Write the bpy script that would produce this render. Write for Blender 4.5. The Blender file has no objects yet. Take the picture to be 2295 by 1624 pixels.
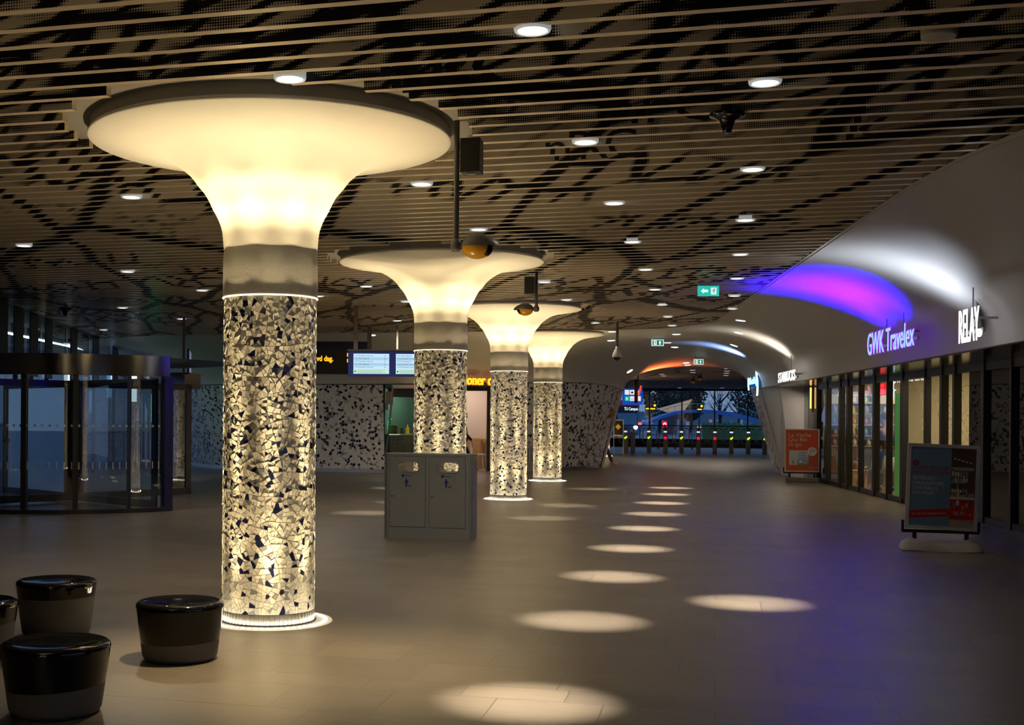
import bpy, bmesh, math, random
from mathutils import Vector, Matrix

random.seed(7)
SC = bpy.context.scene
COL = SC.collection
PI = math.pi

# ------------------------------------------------------------------ camera, world, exposure
F, CX, CY, ROLL, TH, HC = 2784.43, 856.4, 935.147, 0.007, 0.263, 1.6
ST, CT = math.sin(TH), math.cos(TH)
W, H = 2295.0, 1624.0
cd = bpy.data.cameras.new('camera')
cam = bpy.data.objects.new('camera', cd)
COL.objects.link(cam)
cd.sensor_fit = 'HORIZONTAL'
cd.sensor_width = 36.0
cd.lens = F / W * 36.0
cd.shift_x = (W / 2 - CX) / W
cd.shift_y = (CY - H / 2) / W
cd.clip_end = 800
fwd = Vector((-ST, CT, 0)); rgt = Vector((CT, ST, 0)); upv = Vector((0, 0, 1))
cr, sr = math.cos(ROLL), math.sin(ROLL)
r2 = rgt * cr + upv * sr
u2 = upv * cr - rgt * sr
cam.matrix_world = Matrix(((r2.x, u2.x, -fwd.x, 0), (r2.y, u2.y, -fwd.y, 0), (r2.z, u2.z, -fwd.z, HC), (0, 0, 0, 1)))
SC.camera = cam

SC.view_settings.view_transform = 'Standard'
SC.view_settings.look = 'None'
SC.view_settings.exposure = 0.0
SC.view_settings.gamma = 1.0
SC.view_settings.use_curve_mapping = False
SC.cycles.use_denoising = True
SC.cycles.max_bounces = 6
SC.cycles.diffuse_bounces = 3
SC.cycles.glossy_bounces = 3
SC.cycles.transmission_bounces = 4
SC.cycles.transparent_max_bounces = 10
SC.cycles.caustics_reflective = False
SC.cycles.caustics_refractive = False
SC.cycles.sample_clamp_indirect = 10.0
SC.cycles.sample_clamp_direct = 0.0

world = bpy.data.worlds.new('dusk')
SC.world = world
world.use_nodes = True
wn = world.node_tree
wn.nodes.clear()
wo = wn.nodes.new('ShaderNodeOutputWorld')
wb = wn.nodes.new('ShaderNodeBackground')
wt = wn.nodes.new('ShaderNodeTexCoord')
ws = wn.nodes.new('ShaderNodeSeparateXYZ')
wr = wn.nodes.new('ShaderNodeValToRGB')
wn.links.new(wt.outputs['Generated'], ws.inputs[0])
wn.links.new(ws.outputs['Z'], wr.inputs[0])
wr.color_ramp.elements[0].position = 0.0
wr.color_ramp.elements[0].color = (0.20, 0.30, 0.50, 1)
wr.color_ramp.elements[1].position = 0.35
wr.color_ramp.elements[1].color = (0.14, 0.27, 0.60, 1)
wn.links.new(wr.outputs[0], wb.inputs[0])
wb.inputs[1].default_value = 0.9
wn.links.new(wb.outputs[0], wo.inputs[0])


def ray(u, v):
    a, b = u - CX, v - CY
    x = (cr * a + sr * b) / F
    h = -(-sr * a + cr * b) / F
    return Vector((x * CT - ST, x * ST + CT, h))


ORI = Vector((0, 0, HC))


def atz(u, v, z=0.0):
    d = ray(u, v)
    return ORI + d * ((z - HC) / d.z)


def atd(u, v, Z):
    return ORI + ray(u, v) * Z


def atwall(u, v, p, q):
    """meets the upright plane through plan points p, q"""
    n = Vector((q[1] - p[1], p[0] - q[0], 0))
    d = ray(u, v)
    t = (Vector((p[0], p[1], 0)) - ORI).dot(n) / d.dot(n)
    return ORI + d * t


# ------------------------------------------------------------------ helpers
def tag(o, label=None, cat=None, group=None, kind=None):
    if label: o['label'] = label
    if cat: o['category'] = cat
    if group: o['group'] = group
    if kind: o['kind'] = kind
    return o


def empty(name, loc, rz=0.0):
    o = bpy.data.objects.new(name, None)
    COL.objects.link(o)
    o.empty_display_size = 0.1
    o.location = loc
    o.rotation_euler = (0, 0, rz)
    return o


def thing(name, label, cat, loc=(0, 0, 0), rz=0.0, group=None):
    return tag(empty(name, loc, rz), label, cat, group)


def children(o):
    return [c for c in bpy.data.objects if c.parent == o]


def copy_tree(o, parent=None):
    c = o.copy()
    COL.objects.link(c)
    if parent: c.parent = parent
    for ch in children(o):
        copy_tree(ch, c)
    return c


class MB:
    def __init__(s):
        s.v = []; s.f = []; s.m = []; s.uv = []; s.sm = []

    def add(s, vs, fs, mat=0, M=None, uv=None, smooth=False):
        o = len(s.v)
        for i, p in enumerate(vs):
            p = Vector(p)
            s.v.append(M @ p if M is not None else p)
            s.uv.append(uv[i] if uv else (p.x, p.y))
        for f in fs:
            s.f.append([o + i for i in f]); s.m.append(mat); s.sm.append(smooth)
        return s

    def box(s, c, size, mat=0, rz=0.0, M=None):
        x, y, z = size[0] / 2, size[1] / 2, size[2] / 2
        vs = [Vector((a * x, b * y, d * z)) for d in (-1, 1) for b in (-1, 1) for a in (-1, 1)]
        R = Matrix.Translation(c) @ Matrix.Rotation(rz, 4, 'Z')
        vs = [R @ p for p in vs]
        return s.add(vs, [(0, 2, 3, 1), (4, 5, 7, 6), (0, 1, 5, 4), (2, 6, 7, 3), (0, 4, 6, 2), (1, 3, 7, 5)], mat, M)

    def bar(s, p, q, w, d, mat=0):
        """upright-section bar from p to q, w wide sideways and d deep the other way"""
        p, q = Vector(p), Vector(q)
        t = (q - p).normalized()
        a = Vector((0, 0, 1)) if abs(t.z) < 0.9 else Vector((0, 1, 0))
        x = t.cross(a).normalized() * w / 2
        y = x.cross(t).normalized() * d / 2
        vs = [e + x * i + y * j for e in (p, q) for i, j in ((-1, -1), (1, -1), (1, 1), (-1, 1))]
        return s.add(vs, [(3, 2, 1, 0), (4, 5, 6, 7), (0, 1, 5, 4), (1, 2, 6, 5), (2, 3, 7, 6), (3, 0, 4, 7)], mat)

    def tube(s, pts, r, n=8, mat=0, closed=False, caps=True):
        pts = [Vector(p) for p in pts]
        k = len(pts)
        rs = r if isinstance(r, (list, tuple)) else [r] * k
        vs = []
        ref = None
        for i, p in enumerate(pts):
            if closed:
                t = pts[(i + 1) % k] - pts[i - 1]
            else:
                t = pts[min(i + 1, k - 1)] - pts[max(i - 1, 0)]
            t.normalize()
            if ref is None:
                ref = Vector((0, 0, 1)) if abs(t.z) < 0.9 else Vector((1, 0, 0))
            x = t.cross(ref).normalized(); y = x.cross(t).normalized()
            ref = y
            for j in range(n):
                a = 2 * PI * j / n
                vs.append(p + (x * math.cos(a) + y * math.sin(a)) * rs[i])
        fs = []
        for i in range(k if closed else k - 1):
            for j in range(n):
                a, b = i * n + j, i * n + (j + 1) % n
                c, d = ((i + 1) % k) * n + (j + 1) % n, ((i + 1) % k) * n + j
                fs.append((a, b, c, d))
        s.add(vs, fs, mat, smooth=True)
        if caps and not closed:
            s.add(vs[:n], [tuple(range(n - 1, -1, -1))], mat)
            s.add(vs[-n:], [tuple(range(n))], mat)
        return s

    def lathe(s, prof, n=48, c=(0, 0, 0), mat=0, a0=0.0, a1=2 * PI, M=None, flat=False):
        """prof: (radius, z) list from bottom to top; uv in metres"""
        vs = []; uv = []
        k = len(prof)
        ln = [0.0]
        for i in range(1, k):
            ln.append(ln[-1] + math.hypot(prof[i][0] - prof[i - 1][0], prof[i][1] - prof[i - 1][1]))
        rr = max(p[0] for p in prof)
        for i, (r, z) in enumerate(prof):
            for j in range(n + 1):
                a = a0 + (a1 - a0) * j / n
                vs.append((c[0] + r * math.cos(a), c[1] + r * math.sin(a), c[2] + z))
                uv.append((a * rr, ln[i]))
        fs = []
        for i in range(k - 1):
            for j in range(n):
                a = i * (n + 1) + j
                fs.append((a, a + 1, a + n + 2, a + n + 1))
        return s.add(vs, fs, mat, M, uv, smooth=not flat)

    def poly(s, pts, mat=0, M=None):
        return s.add(pts, [tuple(range(len(pts)))], mat, M)

    def prism(s, pts, z0, z1, mat=0, M=None):
        n = len(pts)
        vs = [(p[0], p[1], z0) for p in pts] + [(p[0], p[1], z1) for p in pts]
        fs = [tuple(range(n - 1, -1, -1)), tuple(range(n, 2 * n))] + [(i, (i + 1) % n, n + (i + 1) % n, n + i) for i in range(n)]
        return s.add(vs, fs, mat, M)

    def text(s, txt, size, M, mat=0, ext=0.0, sx=1.0, align='LEFT', bold=0.0, shear=0.0):
        cu = bpy.data.curves.new('t', 'FONT')
        cu.body = txt; cu.size = size; cu.extrude = ext; cu.align_x = align; cu.offset = bold
        cu.shear = shear
        cu.resolution_u = 3
        o = bpy.data.objects.new('t', cu)
        COL.objects.link(o)
        dg = bpy.context.evaluated_depsgraph_get()
        me = bpy.data.meshes.new_from_object(o.evaluated_get(dg))
        vs = [Vector((v.co.x * sx, v.co.y, v.co.z)) for v in me.vertices]
        fs = [tuple(p.vertices) for p in me.polygons]
        bpy.data.objects.remove(o); bpy.data.curves.remove(cu); bpy.data.meshes.remove(me)
        s.add(vs, fs, mat, M)
        return s

    def build(s, name, mats, parent=None, bevel=0.0, loc=None, merge=False):
        me = bpy.data.meshes.new(name)
        me.from_pydata([tuple(p) for p in s.v], [], s.f)
        if not isinstance(mats, (list, tuple)): mats = [mats]
        for m in mats: me.materials.append(m)
        for i, p in enumerate(me.polygons):
            p.material_index = s.m[i]
            p.use_smooth = s.sm[i]
        uvl = me.uv_layers.new(name='uv')
        for l in me.loops:
            uvl.data[l.index].uv = s.uv[l.vertex_index]
        me.validate()
        if merge:
            bm = bmesh.new(); bm.from_mesh(me)
            bmesh.ops.remove_doubles(bm, verts=bm.verts, dist=1e-5)
            bm.to_mesh(me); bm.free()
        o = bpy.data.objects.new(name, me)
        COL.objects.link(o)
        if parent: o.parent = parent
        if loc is not None: o.location = loc
        if bevel:
            b = o.modifiers.new('bevel', 'BEVEL')
            b.width = bevel; b.segments = 2; b.limit_method = 'ANGLE'
        return o


def frame(origin, xdir, zup=Vector((0, 0, 1))):
    """matrix whose local x runs along xdir, local y runs up, local z comes out of the face"""
    x = Vector(xdir).normalized(); y = Vector(zup).normalized()
    z = x.cross(y).normalized(); y = z.cross(x).normalized()
    o = Vector(origin)
    return Matrix(((x.x, y.x, z.x, o.x), (x.y, y.y, z.y, o.y), (x.z, y.z, z.z, o.z), (0, 0, 0, 1)))


# ------------------------------------------------------------------ materials
def new_mat(name):
    m = bpy.data.materials.new(name)
    m.use_nodes = True
    nt = m.node_tree
    nt.nodes.clear()
    out = nt.nodes.new('ShaderNodeOutputMaterial')
    return m, nt, out


def N(nt, typ, **kw):
    n = nt.nodes.new(typ)
    for k, v in kw.items():
        if k.startswith('i_'):
            n.inputs[k[2:].replace('_', ' ')].default_value = v
        else:
            setattr(n, k, v)
    return n


def pbr(name, col, rough=0.5, metal=0.0, spec=0.5, emit=None, es=0.0, noise=0.0, nscale=20.0, bump=0.0):
    m, nt, out = new_mat(name)
    b = N(nt, 'ShaderNodeBsdfPrincipled')
    b.inputs['Base Color'].default_value = (*col, 1)
    b.inputs['Roughness'].default_value = rough
    b.inputs['Metallic'].default_value = metal
    b.inputs['Specular IOR Level'].default_value = spec
    if emit:
        b.inputs['Emission Color'].default_value = (*emit, 1)
        b.inputs['Emission Strength'].default_value = es
    if noise or bump:
        g = N(nt, 'ShaderNodeNewGeometry')
        t = N(nt, 'ShaderNodeTexNoise', i_Scale=nscale, i_Detail=4.0)
        nt.links.new(g.outputs['Position'], t.inputs['Vector'])
        if noise:
            mx = N(nt, 'ShaderNodeMix', data_type='RGBA')
            mx.inputs['A'].default_value = (*[c * (1 - noise) for c in col], 1)
            mx.inputs['B'].default_value = (*[min(1, c * (1 + noise)) for c in col], 1)
            nt.links.new(t.outputs[0], mx.inputs['Factor'])
            nt.links.new(mx.outputs['Result'], b.inputs['Base Color'])
        if bump:
            bp = N(nt, 'ShaderNodeBump', i_Strength=bump, i_Distance=0.01)
            nt.links.new(t.outputs[0], bp.inputs['Height'])
            nt.links.new(bp.outputs[0], b.inputs['Normal'])
    nt.links.new(b.outputs[0], out.inputs[0])
    return m


def glow(name, col, s):
    m, nt, out = new_mat(name)
    e = N(nt, 'ShaderNodeEmission')
    e.inputs[0].default_value = (*col, 1); e.inputs[1].default_value = s
    nt.links.new(e.outputs[0], out.inputs[0])
    return m


def glass(name, tint=(0.9, 0.95, 0.95), refl=1.0, rough=0.0):
    m, nt, out = new_mat(name)
    t = N(nt, 'ShaderNodeBsdfTransparent'); t.inputs[0].default_value = (*tint, 1)
    g = N(nt, 'ShaderNodeBsdfGlossy', i_Roughness=rough)
    g.inputs[0].default_value = (1, 1, 1, 1)
    f = N(nt, 'ShaderNodeFresnel', i_IOR=1.52)
    mu = N(nt, 'ShaderNodeMath', operation='MULTIPLY'); mu.inputs[1].default_value = 1.8 * refl
    mu.use_clamp = True
    mx = N(nt, 'ShaderNodeMixShader')
    nt.links.new(f.outputs[0], mu.inputs[0]); nt.links.new(mu.outputs[0], mx.inputs[0])
    nt.links.new(t.outputs[0], mx.inputs[1]); nt.links.new(g.outputs[0], mx.inputs[2])
    nt.links.new(mx.outputs[0], out.inputs[0])
    return m


def mosaic(name, scale, dark, grey, tint=(0.80, 0.78, 0.70), relief=1.0, wallbump=0.6):
    """broken-tile mosaic laid over uv metres"""
    m, nt, out = new_mat(name)
    L = nt.links.new
    uv = N(nt, 'ShaderNodeUVMap'); uv.uv_map = 'uv'
    nz = N(nt, 'ShaderNodeTexNoise', i_Scale=3.0)
    L(uv.outputs[0], nz.inputs['Vector'])
    va = N(nt, 'ShaderNodeVectorMath', operation='MULTIPLY_ADD')
    va.inputs[1].default_value = (0.05, 0.05, 0); L(nz.outputs['Color'], va.inputs[0]); L(uv.outputs[0], va.inputs[2])
    v1 = N(nt, 'ShaderNodeTexVoronoi', voronoi_dimensions='2D', feature='F1', distance='EUCLIDEAN', i_Scale=scale, i_Randomness=0.9)
    v2 = N(nt, 'ShaderNodeTexVoronoi', voronoi_dimensions='2D', feature='DISTANCE_TO_EDGE', i_Scale=scale, i_Randomness=0.9)
    L(va.outputs[0], v1.inputs['Vector']); L(va.outputs[0], v2.inputs['Vector'])
    sp = N(nt, 'ShaderNodeSeparateColor'); L(v1.outputs['Color'], sp.inputs[0])
    # colour of a piece from its own random number
    cr_ = N(nt, 'ShaderNodeValToRGB'); cr_.color_ramp.interpolation = 'CONSTANT'
    el = cr_.color_ramp.elements
    navy = (0.012, 0.014, 0.045, 1); g1 = (0.27, 0.265, 0.27, 1); g2 = (0.50, 0.49, 0.47, 1)
    el[0].position = 0; el[0].color = navy
    el[1].position = dark; el[1].color = g1
    e = el.new(dark + grey * 0.5); e.color = g2
    e = el.new(dark + grey); e.color = (*tint, 1)
    e = el.new(dark + grey + (1 - dark - grey) * 0.6); e.color = (*[c * 0.90 for c in tint], 1)
    L(sp.outputs[0], cr_.inputs[0])
    gr = N(nt, 'ShaderNodeMapRange'); gr.inputs['From Min'].default_value = 0.025; gr.inputs['From Max'].default_value = 0.05
    L(v2.outputs['Distance'], gr.inputs['Value'])
    mx = N(nt, 'ShaderNodeMix', data_type='RGBA'); mx.inputs['A'].default_value = (0.76, 0.73, 0.64, 1)
    L(gr.outputs[0], mx.inputs['Factor']); L(cr_.outputs[0], mx.inputs['B'])
    # every piece sits proud by its own amount and tilts its own way
    h1 = N(nt, 'ShaderNodeMapRange'); h1.inputs['From Max'].default_value = 0.14; L(v2.outputs['Distance'], h1.inputs['Value'])
    h2 = N(nt, 'ShaderNodeMath', operation='MULTIPLY'); L(h1.outputs[0], h2.inputs[0])
    h3 = N(nt, 'ShaderNodeMath', operation='ADD'); h3.inputs[1].default_value = 0.35; L(sp.outputs[1], h3.inputs[0]); L(h3.outputs[0], h2.inputs[1])
    bp = N(nt, 'ShaderNodeBump', i_Strength=wallbump, i_Distance=0.006 * relief)
    L(h2.outputs[0], bp.inputs['Height'])
    nv = N(nt, 'ShaderNodeVectorMath', operation='MULTIPLY_ADD')
    nv.inputs[1].default_value = (0.06, 0.06, 0.06)
    sub = N(nt, 'ShaderNodeVectorMath', operation='SUBTRACT'); sub.inputs[1].default_value = (0.5, 0.5, 0.5)
    L(v1.outputs['Color'], sub.inputs[0]); L(sub.outputs[0], nv.inputs[0]); L(bp.outputs[0], nv.inputs[2])
    nn = N(nt, 'ShaderNodeVectorMath', operation='NORMALIZE'); L(nv.outputs[0], nn.inputs[0])
    b = N(nt, 'ShaderNodeBsdfPrincipled', i_Roughness=0.22)
    b.inputs['Specular IOR Level'].default_value = 0.5
    L(mx.outputs['Result'], b.inputs['Base Color']); L(nn.outputs[0], b.inputs['Normal'])
    L(b.outputs[0], out.inputs[0])
    return m


def floor_mat():
    m, nt, out = new_mat('floor_slate_tile')
    L = nt.links.new
    g = N(nt, 'ShaderNodeNewGeometry')
    s = N(nt, 'ShaderNodeSeparateXYZ'); L(g.outputs['Position'], s.inputs[0])
    d = N(nt, 'ShaderNodeMath', operation='DIVIDE'); d.inputs[1].default_value = 1.47; L(s.outputs['Y'], d.inputs[0])
    fl = N(nt, 'ShaderNodeMath', operation='FLOOR'); L(d.outputs[0], fl.inputs[0])
    fr = N(nt, 'ShaderNodeMath', operation='FRACT'); L(d.outputs[0], fr.inputs[0])
    fc = N(nt, 'ShaderNodeFloatCurve')
    c = fc.mapping.curves[0]
    c.points[0].location = (0, 0); c.points[1].location = (1, 1)
    for x, y in ((0.39, 1 / 3), (0.79, 2 / 3)):
        c.points.new(x, y)
    for p in c.points: p.handle_type = 'VECTOR'
    fc.mapping.update()
    L(fr.outputs[0], fc.inputs['Value'])
    ad = N(nt, 'ShaderNodeMath', operation='ADD'); L(fl.outputs[0], ad.inputs[0]); L(fc.outputs[0], ad.inputs[1])
    mu = N(nt, 'ShaderNodeMath', operation='MULTIPLY'); mu.inputs[1].default_value = 3 * 0.3; L(ad.outputs[0], mu.inputs[0])
    cb = N(nt, 'ShaderNodeCombineXYZ'); L(s.outputs['X'], cb.inputs['X']); L(mu.outputs[0], cb.inputs['Y'])
    br = N(nt, 'ShaderNodeTexBrick', offset=0.37, offset_frequency=2, squash=1.5, squash_frequency=3)
    br.inputs['Color1'].default_value = (0.125, 0.102, 0.078, 1)
    br.inputs['Color2'].default_value = (0.092, 0.076, 0.060, 1)
    br.inputs['Mortar'].default_value = (0.04, 0.037, 0.034, 1)
    br.inputs['Scale'].default_value = 1.0
    br.inputs['Mortar Size'].default_value = 0.0035
    br.inputs['Mortar Smooth'].default_value = 0.1
    br.inputs['Bias'].default_value = 0.0
    br.inputs['Brick Width'].default_value = 0.6
    br.inputs['Row Height'].default_value = 0.3
    L(cb.outputs[0], br.inputs['Vector'])
    mp = N(nt, 'ShaderNodeMapping'); mp.inputs['Scale'].default_value = (2.5, 30, 1)
    L(g.outputs['Position'], mp.inputs[0])
    nz = N(nt, 'ShaderNodeTexNoise', i_Scale=1.0, i_Detail=6.0, i_Roughness=0.7); L(mp.outputs[0], nz.inputs['Vector'])
    nz2 = N(nt, 'ShaderNodeTexNoise', i_Scale=1.3, i_Detail=3.0); L(g.outputs['Position'], nz2.inputs['Vector'])
    mx = N(nt, 'ShaderNodeMix', data_type='RGBA', blend_type='OVERLAY'); mx.inputs['Factor'].default_value = 0.45
    L(br.outputs['Color'], mx.inputs['A']); L(nz.outputs[0], mx.inputs['B'])
    rr = N(nt, 'ShaderNodeMapRange'); rr.inputs['To Min'].default_value = 0.30; rr.inputs['To Max'].default_value = 0.42
    L(nz2.outputs[0], rr.inputs['Value'])
    b = N(nt, 'ShaderNodeBsdfPrincipled'); b.inputs['Specular IOR Level'].default_value = 1.0
    L(rr.outputs[0], b.inputs['Roughness'])
    L(mx.outputs['Result'], b.inputs['Base Color'])
    h = N(nt, 'ShaderNodeMath', operation='MULTIPLY_ADD'); h.inputs[1].default_value = -3.0
    L(br.outputs['Fac'], h.inputs[0]); L(nz.outputs[0], h.inputs[2])
    bp = N(nt, 'ShaderNodeBump', i_Strength=0.25, i_Distance=0.002)
    L(h.outputs[0], bp.inputs['Height']); L(bp.outputs[0], b.inputs['Normal'])
    L(b.outputs[0], out.inputs[0])
    return m


def slat_print():
    """side of the ceiling slats: pale panel printed with a street map in halftone dots; uv = (x, unrolled y) metres"""
    m, nt, out = new_mat('slat_printed_side')
    L = nt.links.new
    uv = N(nt, 'ShaderNodeUVMap'); uv.uv_map = 'uv'

    def mth(op, a=None, b=None, c=None):
        n = N(nt, 'ShaderNodeMath', operation=op)
        for i, q in enumerate((a, b, c)):
            if q is None: continue
            if isinstance(q, (int, float)): n.inputs[i].default_value = q
            else: L(q, n.inputs[i])
        return n.outputs[0]

    nz = N(nt, 'ShaderNodeTexNoise', i_Scale=0.5, i_Detail=2.0); L(uv.outputs[0], nz.inputs['Vector'])
    va = N(nt, 'ShaderNodeVectorMath', operation='MULTIPLY_ADD'); va.inputs[1].default_value = (0.45, 0.45, 0)
    L(nz.outputs['Color'], va.inputs[0]); L(uv.outputs[0], va.inputs[2])
    # main streets
    mp1 = N(nt, 'ShaderNodeMapping'); mp1.inputs['Scale'].default_value = (0.62, 0.15, 1); mp1.inputs['Rotation'].default_value = (0, 0, -0.05); mp1.inputs['Location'].default_value = (0.35, 0.6, 0)
    sh0 = N(nt, 'ShaderNodeSeparateXYZ'); L(va.outputs[0], sh0.inputs[0])
    sh1 = N(nt, 'ShaderNodeCombineXYZ'); L(mth('MULTIPLY_ADD', sh0.outputs['Y'], 0.36, sh0.outputs['X']), sh1.inputs['X']); L(sh0.outputs['Y'], sh1.inputs['Y'])
    L(sh1.outputs[0], mp1.inputs[0])
    v1 = N(nt, 'ShaderNodeTexVoronoi', voronoi_dimensions='2D', feature='DISTANCE_TO_EDGE', i_Scale=1.0); L(mp1.outputs[0], v1.inputs['Vector'])
    street = N(nt, 'ShaderNodeMapRange'); street.inputs['From Min'].default_value = 0.02; street.inputs['From Max'].default_value = 0.07
    street.inputs['To Min'].default_value = 1.0; street.inputs['To Max'].default_value = 0.0
    L(v1.outputs['Distance'], street.inputs['Value'])
    # small lanes inside built-up quarters
    mp2 = N(nt, 'ShaderNodeMapping'); mp2.inputs['Scale'].default_value = (2.6, 0.9, 1); mp2.inputs['Rotation'].default_value = (0, 0, 0.25)
    L(sh1.outputs[0], mp2.inputs[0])
    v2 = N(nt, 'ShaderNodeTexVoronoi', voronoi_dimensions='2D', feature='DISTANCE_TO_EDGE', i_Scale=1.0); L(mp2.outputs[0], v2.inputs['Vector'])
    lane = N(nt, 'ShaderNodeMapRange'); lane.inputs['From Min'].default_value = 0.05; lane.inputs['From Max'].default_value = 0.2
    lane.inputs['To Min'].default_value = 1.0; lane.inputs['To Max'].default_value = 0.0
    L(v2.outputs['Distance'], lane.inputs['Value'])
    q = N(nt, 'ShaderNodeTexNoise', i_Scale=0.33, i_Detail=1.0); L(uv.outputs[0], q.inputs['Vector'])
    qm = N(nt, 'ShaderNodeMapRange'); qm.inputs['From Min'].default_value = 0.47; qm.inputs['From Max'].default_value = 0.58
    L(q.outputs[0], qm.inputs['Value'])
    # built-up quarters crowd the near end of the hall
    sx = N(nt, 'ShaderNodeSeparateXYZ'); L(uv.outputs[0], sx.inputs[0])
    near = N(nt, 'ShaderNodeMapRange'); near.inputs['From Min'].default_value = 12.0; near.inputs['From Max'].default_value = 7.5
    L(sx.outputs['Y'], near.inputs['Value'])
    zone = mth('MAXIMUM', qm.outputs[0], mth('MULTIPLY', near.outputs[0], 0.9))
    lanes = mth('MULTIPLY', lane.outputs[0], zone)
    # broad inked areas
    bl = N(nt, 'ShaderNodeTexNoise', i_Scale=1.1, i_Detail=3.0); L(va.outputs[0], bl.inputs['Vector'])
    bm_ = N(nt, 'ShaderNodeMapRange'); bm_.inputs['From Min'].default_value = 0.47; bm_.inputs['From Max'].default_value = 0.66
    L(bl.outputs[0], bm_.inputs['Value'])
    block = mth('MULTIPLY', bm_.outputs[0], near.outputs[0])
    ink = mth('MAXIMUM', mth('MAXIMUM', street.outputs[0], lanes), block)
    # punched halftone dots, hexagonal
    hs = N(nt, 'ShaderNodeTexVoronoi', voronoi_dimensions='2D', feature='F1', i_Scale=1.0, i_Randomness=0.0)
    mp3 = N(nt, 'ShaderNodeMapping'); mp3.inputs['Scale'].default_value = (62, 15.5, 1)
    L(uv.outputs[0], mp3.inputs[0]); L(mp3.outputs[0], hs.inputs['Vector'])
    thr = mth('MULTIPLY', ink, 0.8)
    dots = mth('LESS_THAN', hs.outputs['Distance'], thr)
    mx = N(nt, 'ShaderNodeMix', data_type='RGBA')
    mx.inputs['A'].default_value = (0.74, 0.62, 0.46, 1); mx.inputs['B'].default_value = (0.006, 0.006, 0.006, 1)
    L(dots, mx.inputs['Factor'])
    b = N(nt, 'ShaderNodeBsdfPrincipled', i_Roughness=0.55); b.inputs['Specular IOR Level'].default_value = 0.3
    L(mx.outputs['Result'], b.inputs['Base Color'])
    L(b.outputs[0], out.inputs[0])
    return m


M = {}
M['white'] = pbr('white_shell', (0.62, 0.60, 0.57), 0.45, noise=0.03, nscale=1.5)
M['capital'] = pbr('column_plaster', (0.80, 0.77, 0.70), 0.6, noise=0.03, nscale=6, bump=0.05)
M['shaft'] = pbr('shaft_plaster', (0.82, 0.79, 0.71), 0.7, noise=0.04, nscale=160, bump=0.9)
M['mosaic'] = mosaic('column_mosaic', 23.0, 0.115, 0.17, relief=2.2, wallbump=1.0)
M['wallmosaic'] = mosaic('wall_mosaic', 13.0, 0.19, 0.16, tint=(0.80, 0.78, 0.76), relief=0.8)
M['floor'] = floor_mat()
M['print'] = slat_print()
M['slat'] = pbr('slat_metal', (0.82, 0.68, 0.50), 0.28, 0.2)
M['dark'] = pbr('ceiling_void', (0.02, 0.02, 0.02), 0.9)
M['plate'] = pbr('grey_plate', (0.30, 0.28, 0.25), 0.6)
M['black'] = pbr('black_metal', (0.012, 0.012, 0.013), 0.35)
M['blackgloss'] = pbr('black_lacquer', (0.003, 0.003, 0.0035), 0.07, spec=0.5)
M['steel'] = pbr('brushed_steel', (0.55, 0.53, 0.50), 0.28, 1.0)
M['darksteel'] = pbr('dark_steel', (0.10, 0.10, 0.105), 0.25, 1.0)
M['soffit'] = pbr('soffit_metal', (0.10, 0.10, 0.10), 0.14, 1.0)
M['concrete'] = pbr('concrete', (0.12, 0.115, 0.105), 0.75, noise=0.25, nscale=90, bump=0.1)
M['grey'] = pbr('grey_coat', (0.24, 0.25, 0.25), 0.42, 0.25, noise=0.1, nscale=300)
M['glass'] = glass('clear_glass')
M['shopglass'] = glass('shop_glass', (0.86, 0.88, 0.86), 0.62)
M['darkglass'] = glass('tinted_glass', (0.66, 0.72, 0.74), 1.6)
M['trim'] = pbr('lamp_trim', (0.85, 0.85, 0.83), 0.25)
M['lamp'] = glow('lamp_lens', (1.0, 0.95, 0.82), 9.0)
M['led'] = glow('led', (1.0, 0.86, 0.60), 36.0)
M['whitepaint'] = pbr('white_paint', (0.72, 0.71, 0.69), 0.4)
M['yellow'] = pbr('yellow_shell', (0.75, 0.36, 0.01), 0.2)
M['hood'] = pbr('hood_plastic', (0.13, 0.12, 0.105), 0.4)
M['red'] = pbr('red_paint', (0.62, 0.03, 0.02), 0.45)
M['beige'] = pbr('beige_panel', (0.55, 0.50, 0.42), 0.5)
M['wood'] = pbr('light_wood', (0.52, 0.30, 0.13), 0.5, noise=0.25, nscale=8)
M['navy'] = pbr('navy_box', (0.006, 0.012, 0.075), 0.4)
M['skin'] = pbr('skin', (0.55, 0.36, 0.27), 0.5)
M['cloth_dark'] = pbr('dark_cloth', (0.02, 0.02, 0.022), 0.9)
M['cloth_brown'] = pbr('brown_cloth', (0.13, 0.09, 0.05), 0.9)
M['cloth_green'] = pbr('sage_cloth', (0.30, 0.36, 0.26), 0.9)
M['hair'] = pbr('hair', (0.035, 0.022, 0.015), 0.7)


def spot(name, loc, direction, power, size, blend, col, radius=0.03, parent=None):
    ld = bpy.data.lights.new(name, 'SPOT')
    ld.energy = power; ld.spot_size = size; ld.spot_blend = blend; ld.color = col; ld.shadow_soft_size = radius
    o = bpy.data.objects.new(name, ld)
    COL.objects.link(o)
    o.rotation_mode = 'QUATERNION'
    o.rotation_quaternion = Vector(direction).normalized().to_track_quat('-Z', 'Y')
    o.rotation_mode = 'XYZ'
    o.rotation_euler = Vector(direction).normalized().to_track_quat('-Z', 'Y').to_euler()
    o.location = loc
    if parent: o.parent = parent
    return o


def area(name, loc, direction, power, sx, sy, col, parent=None, spread=PI):
    ld = bpy.data.lights.new(name, 'AREA')
    ld.energy = power; ld.shape = 'RECTANGLE'; ld.size = sx; ld.size_y = sy; ld.color = col; ld.spread = spread
    o = bpy.data.objects.new(name, ld)
    COL.objects.link(o)
    o.rotation_euler = Vector(direction).normalized().to_track_quat('-Z', 'Y').to_euler()
    o.location = loc
    if parent: o.parent = parent
    return o

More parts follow.
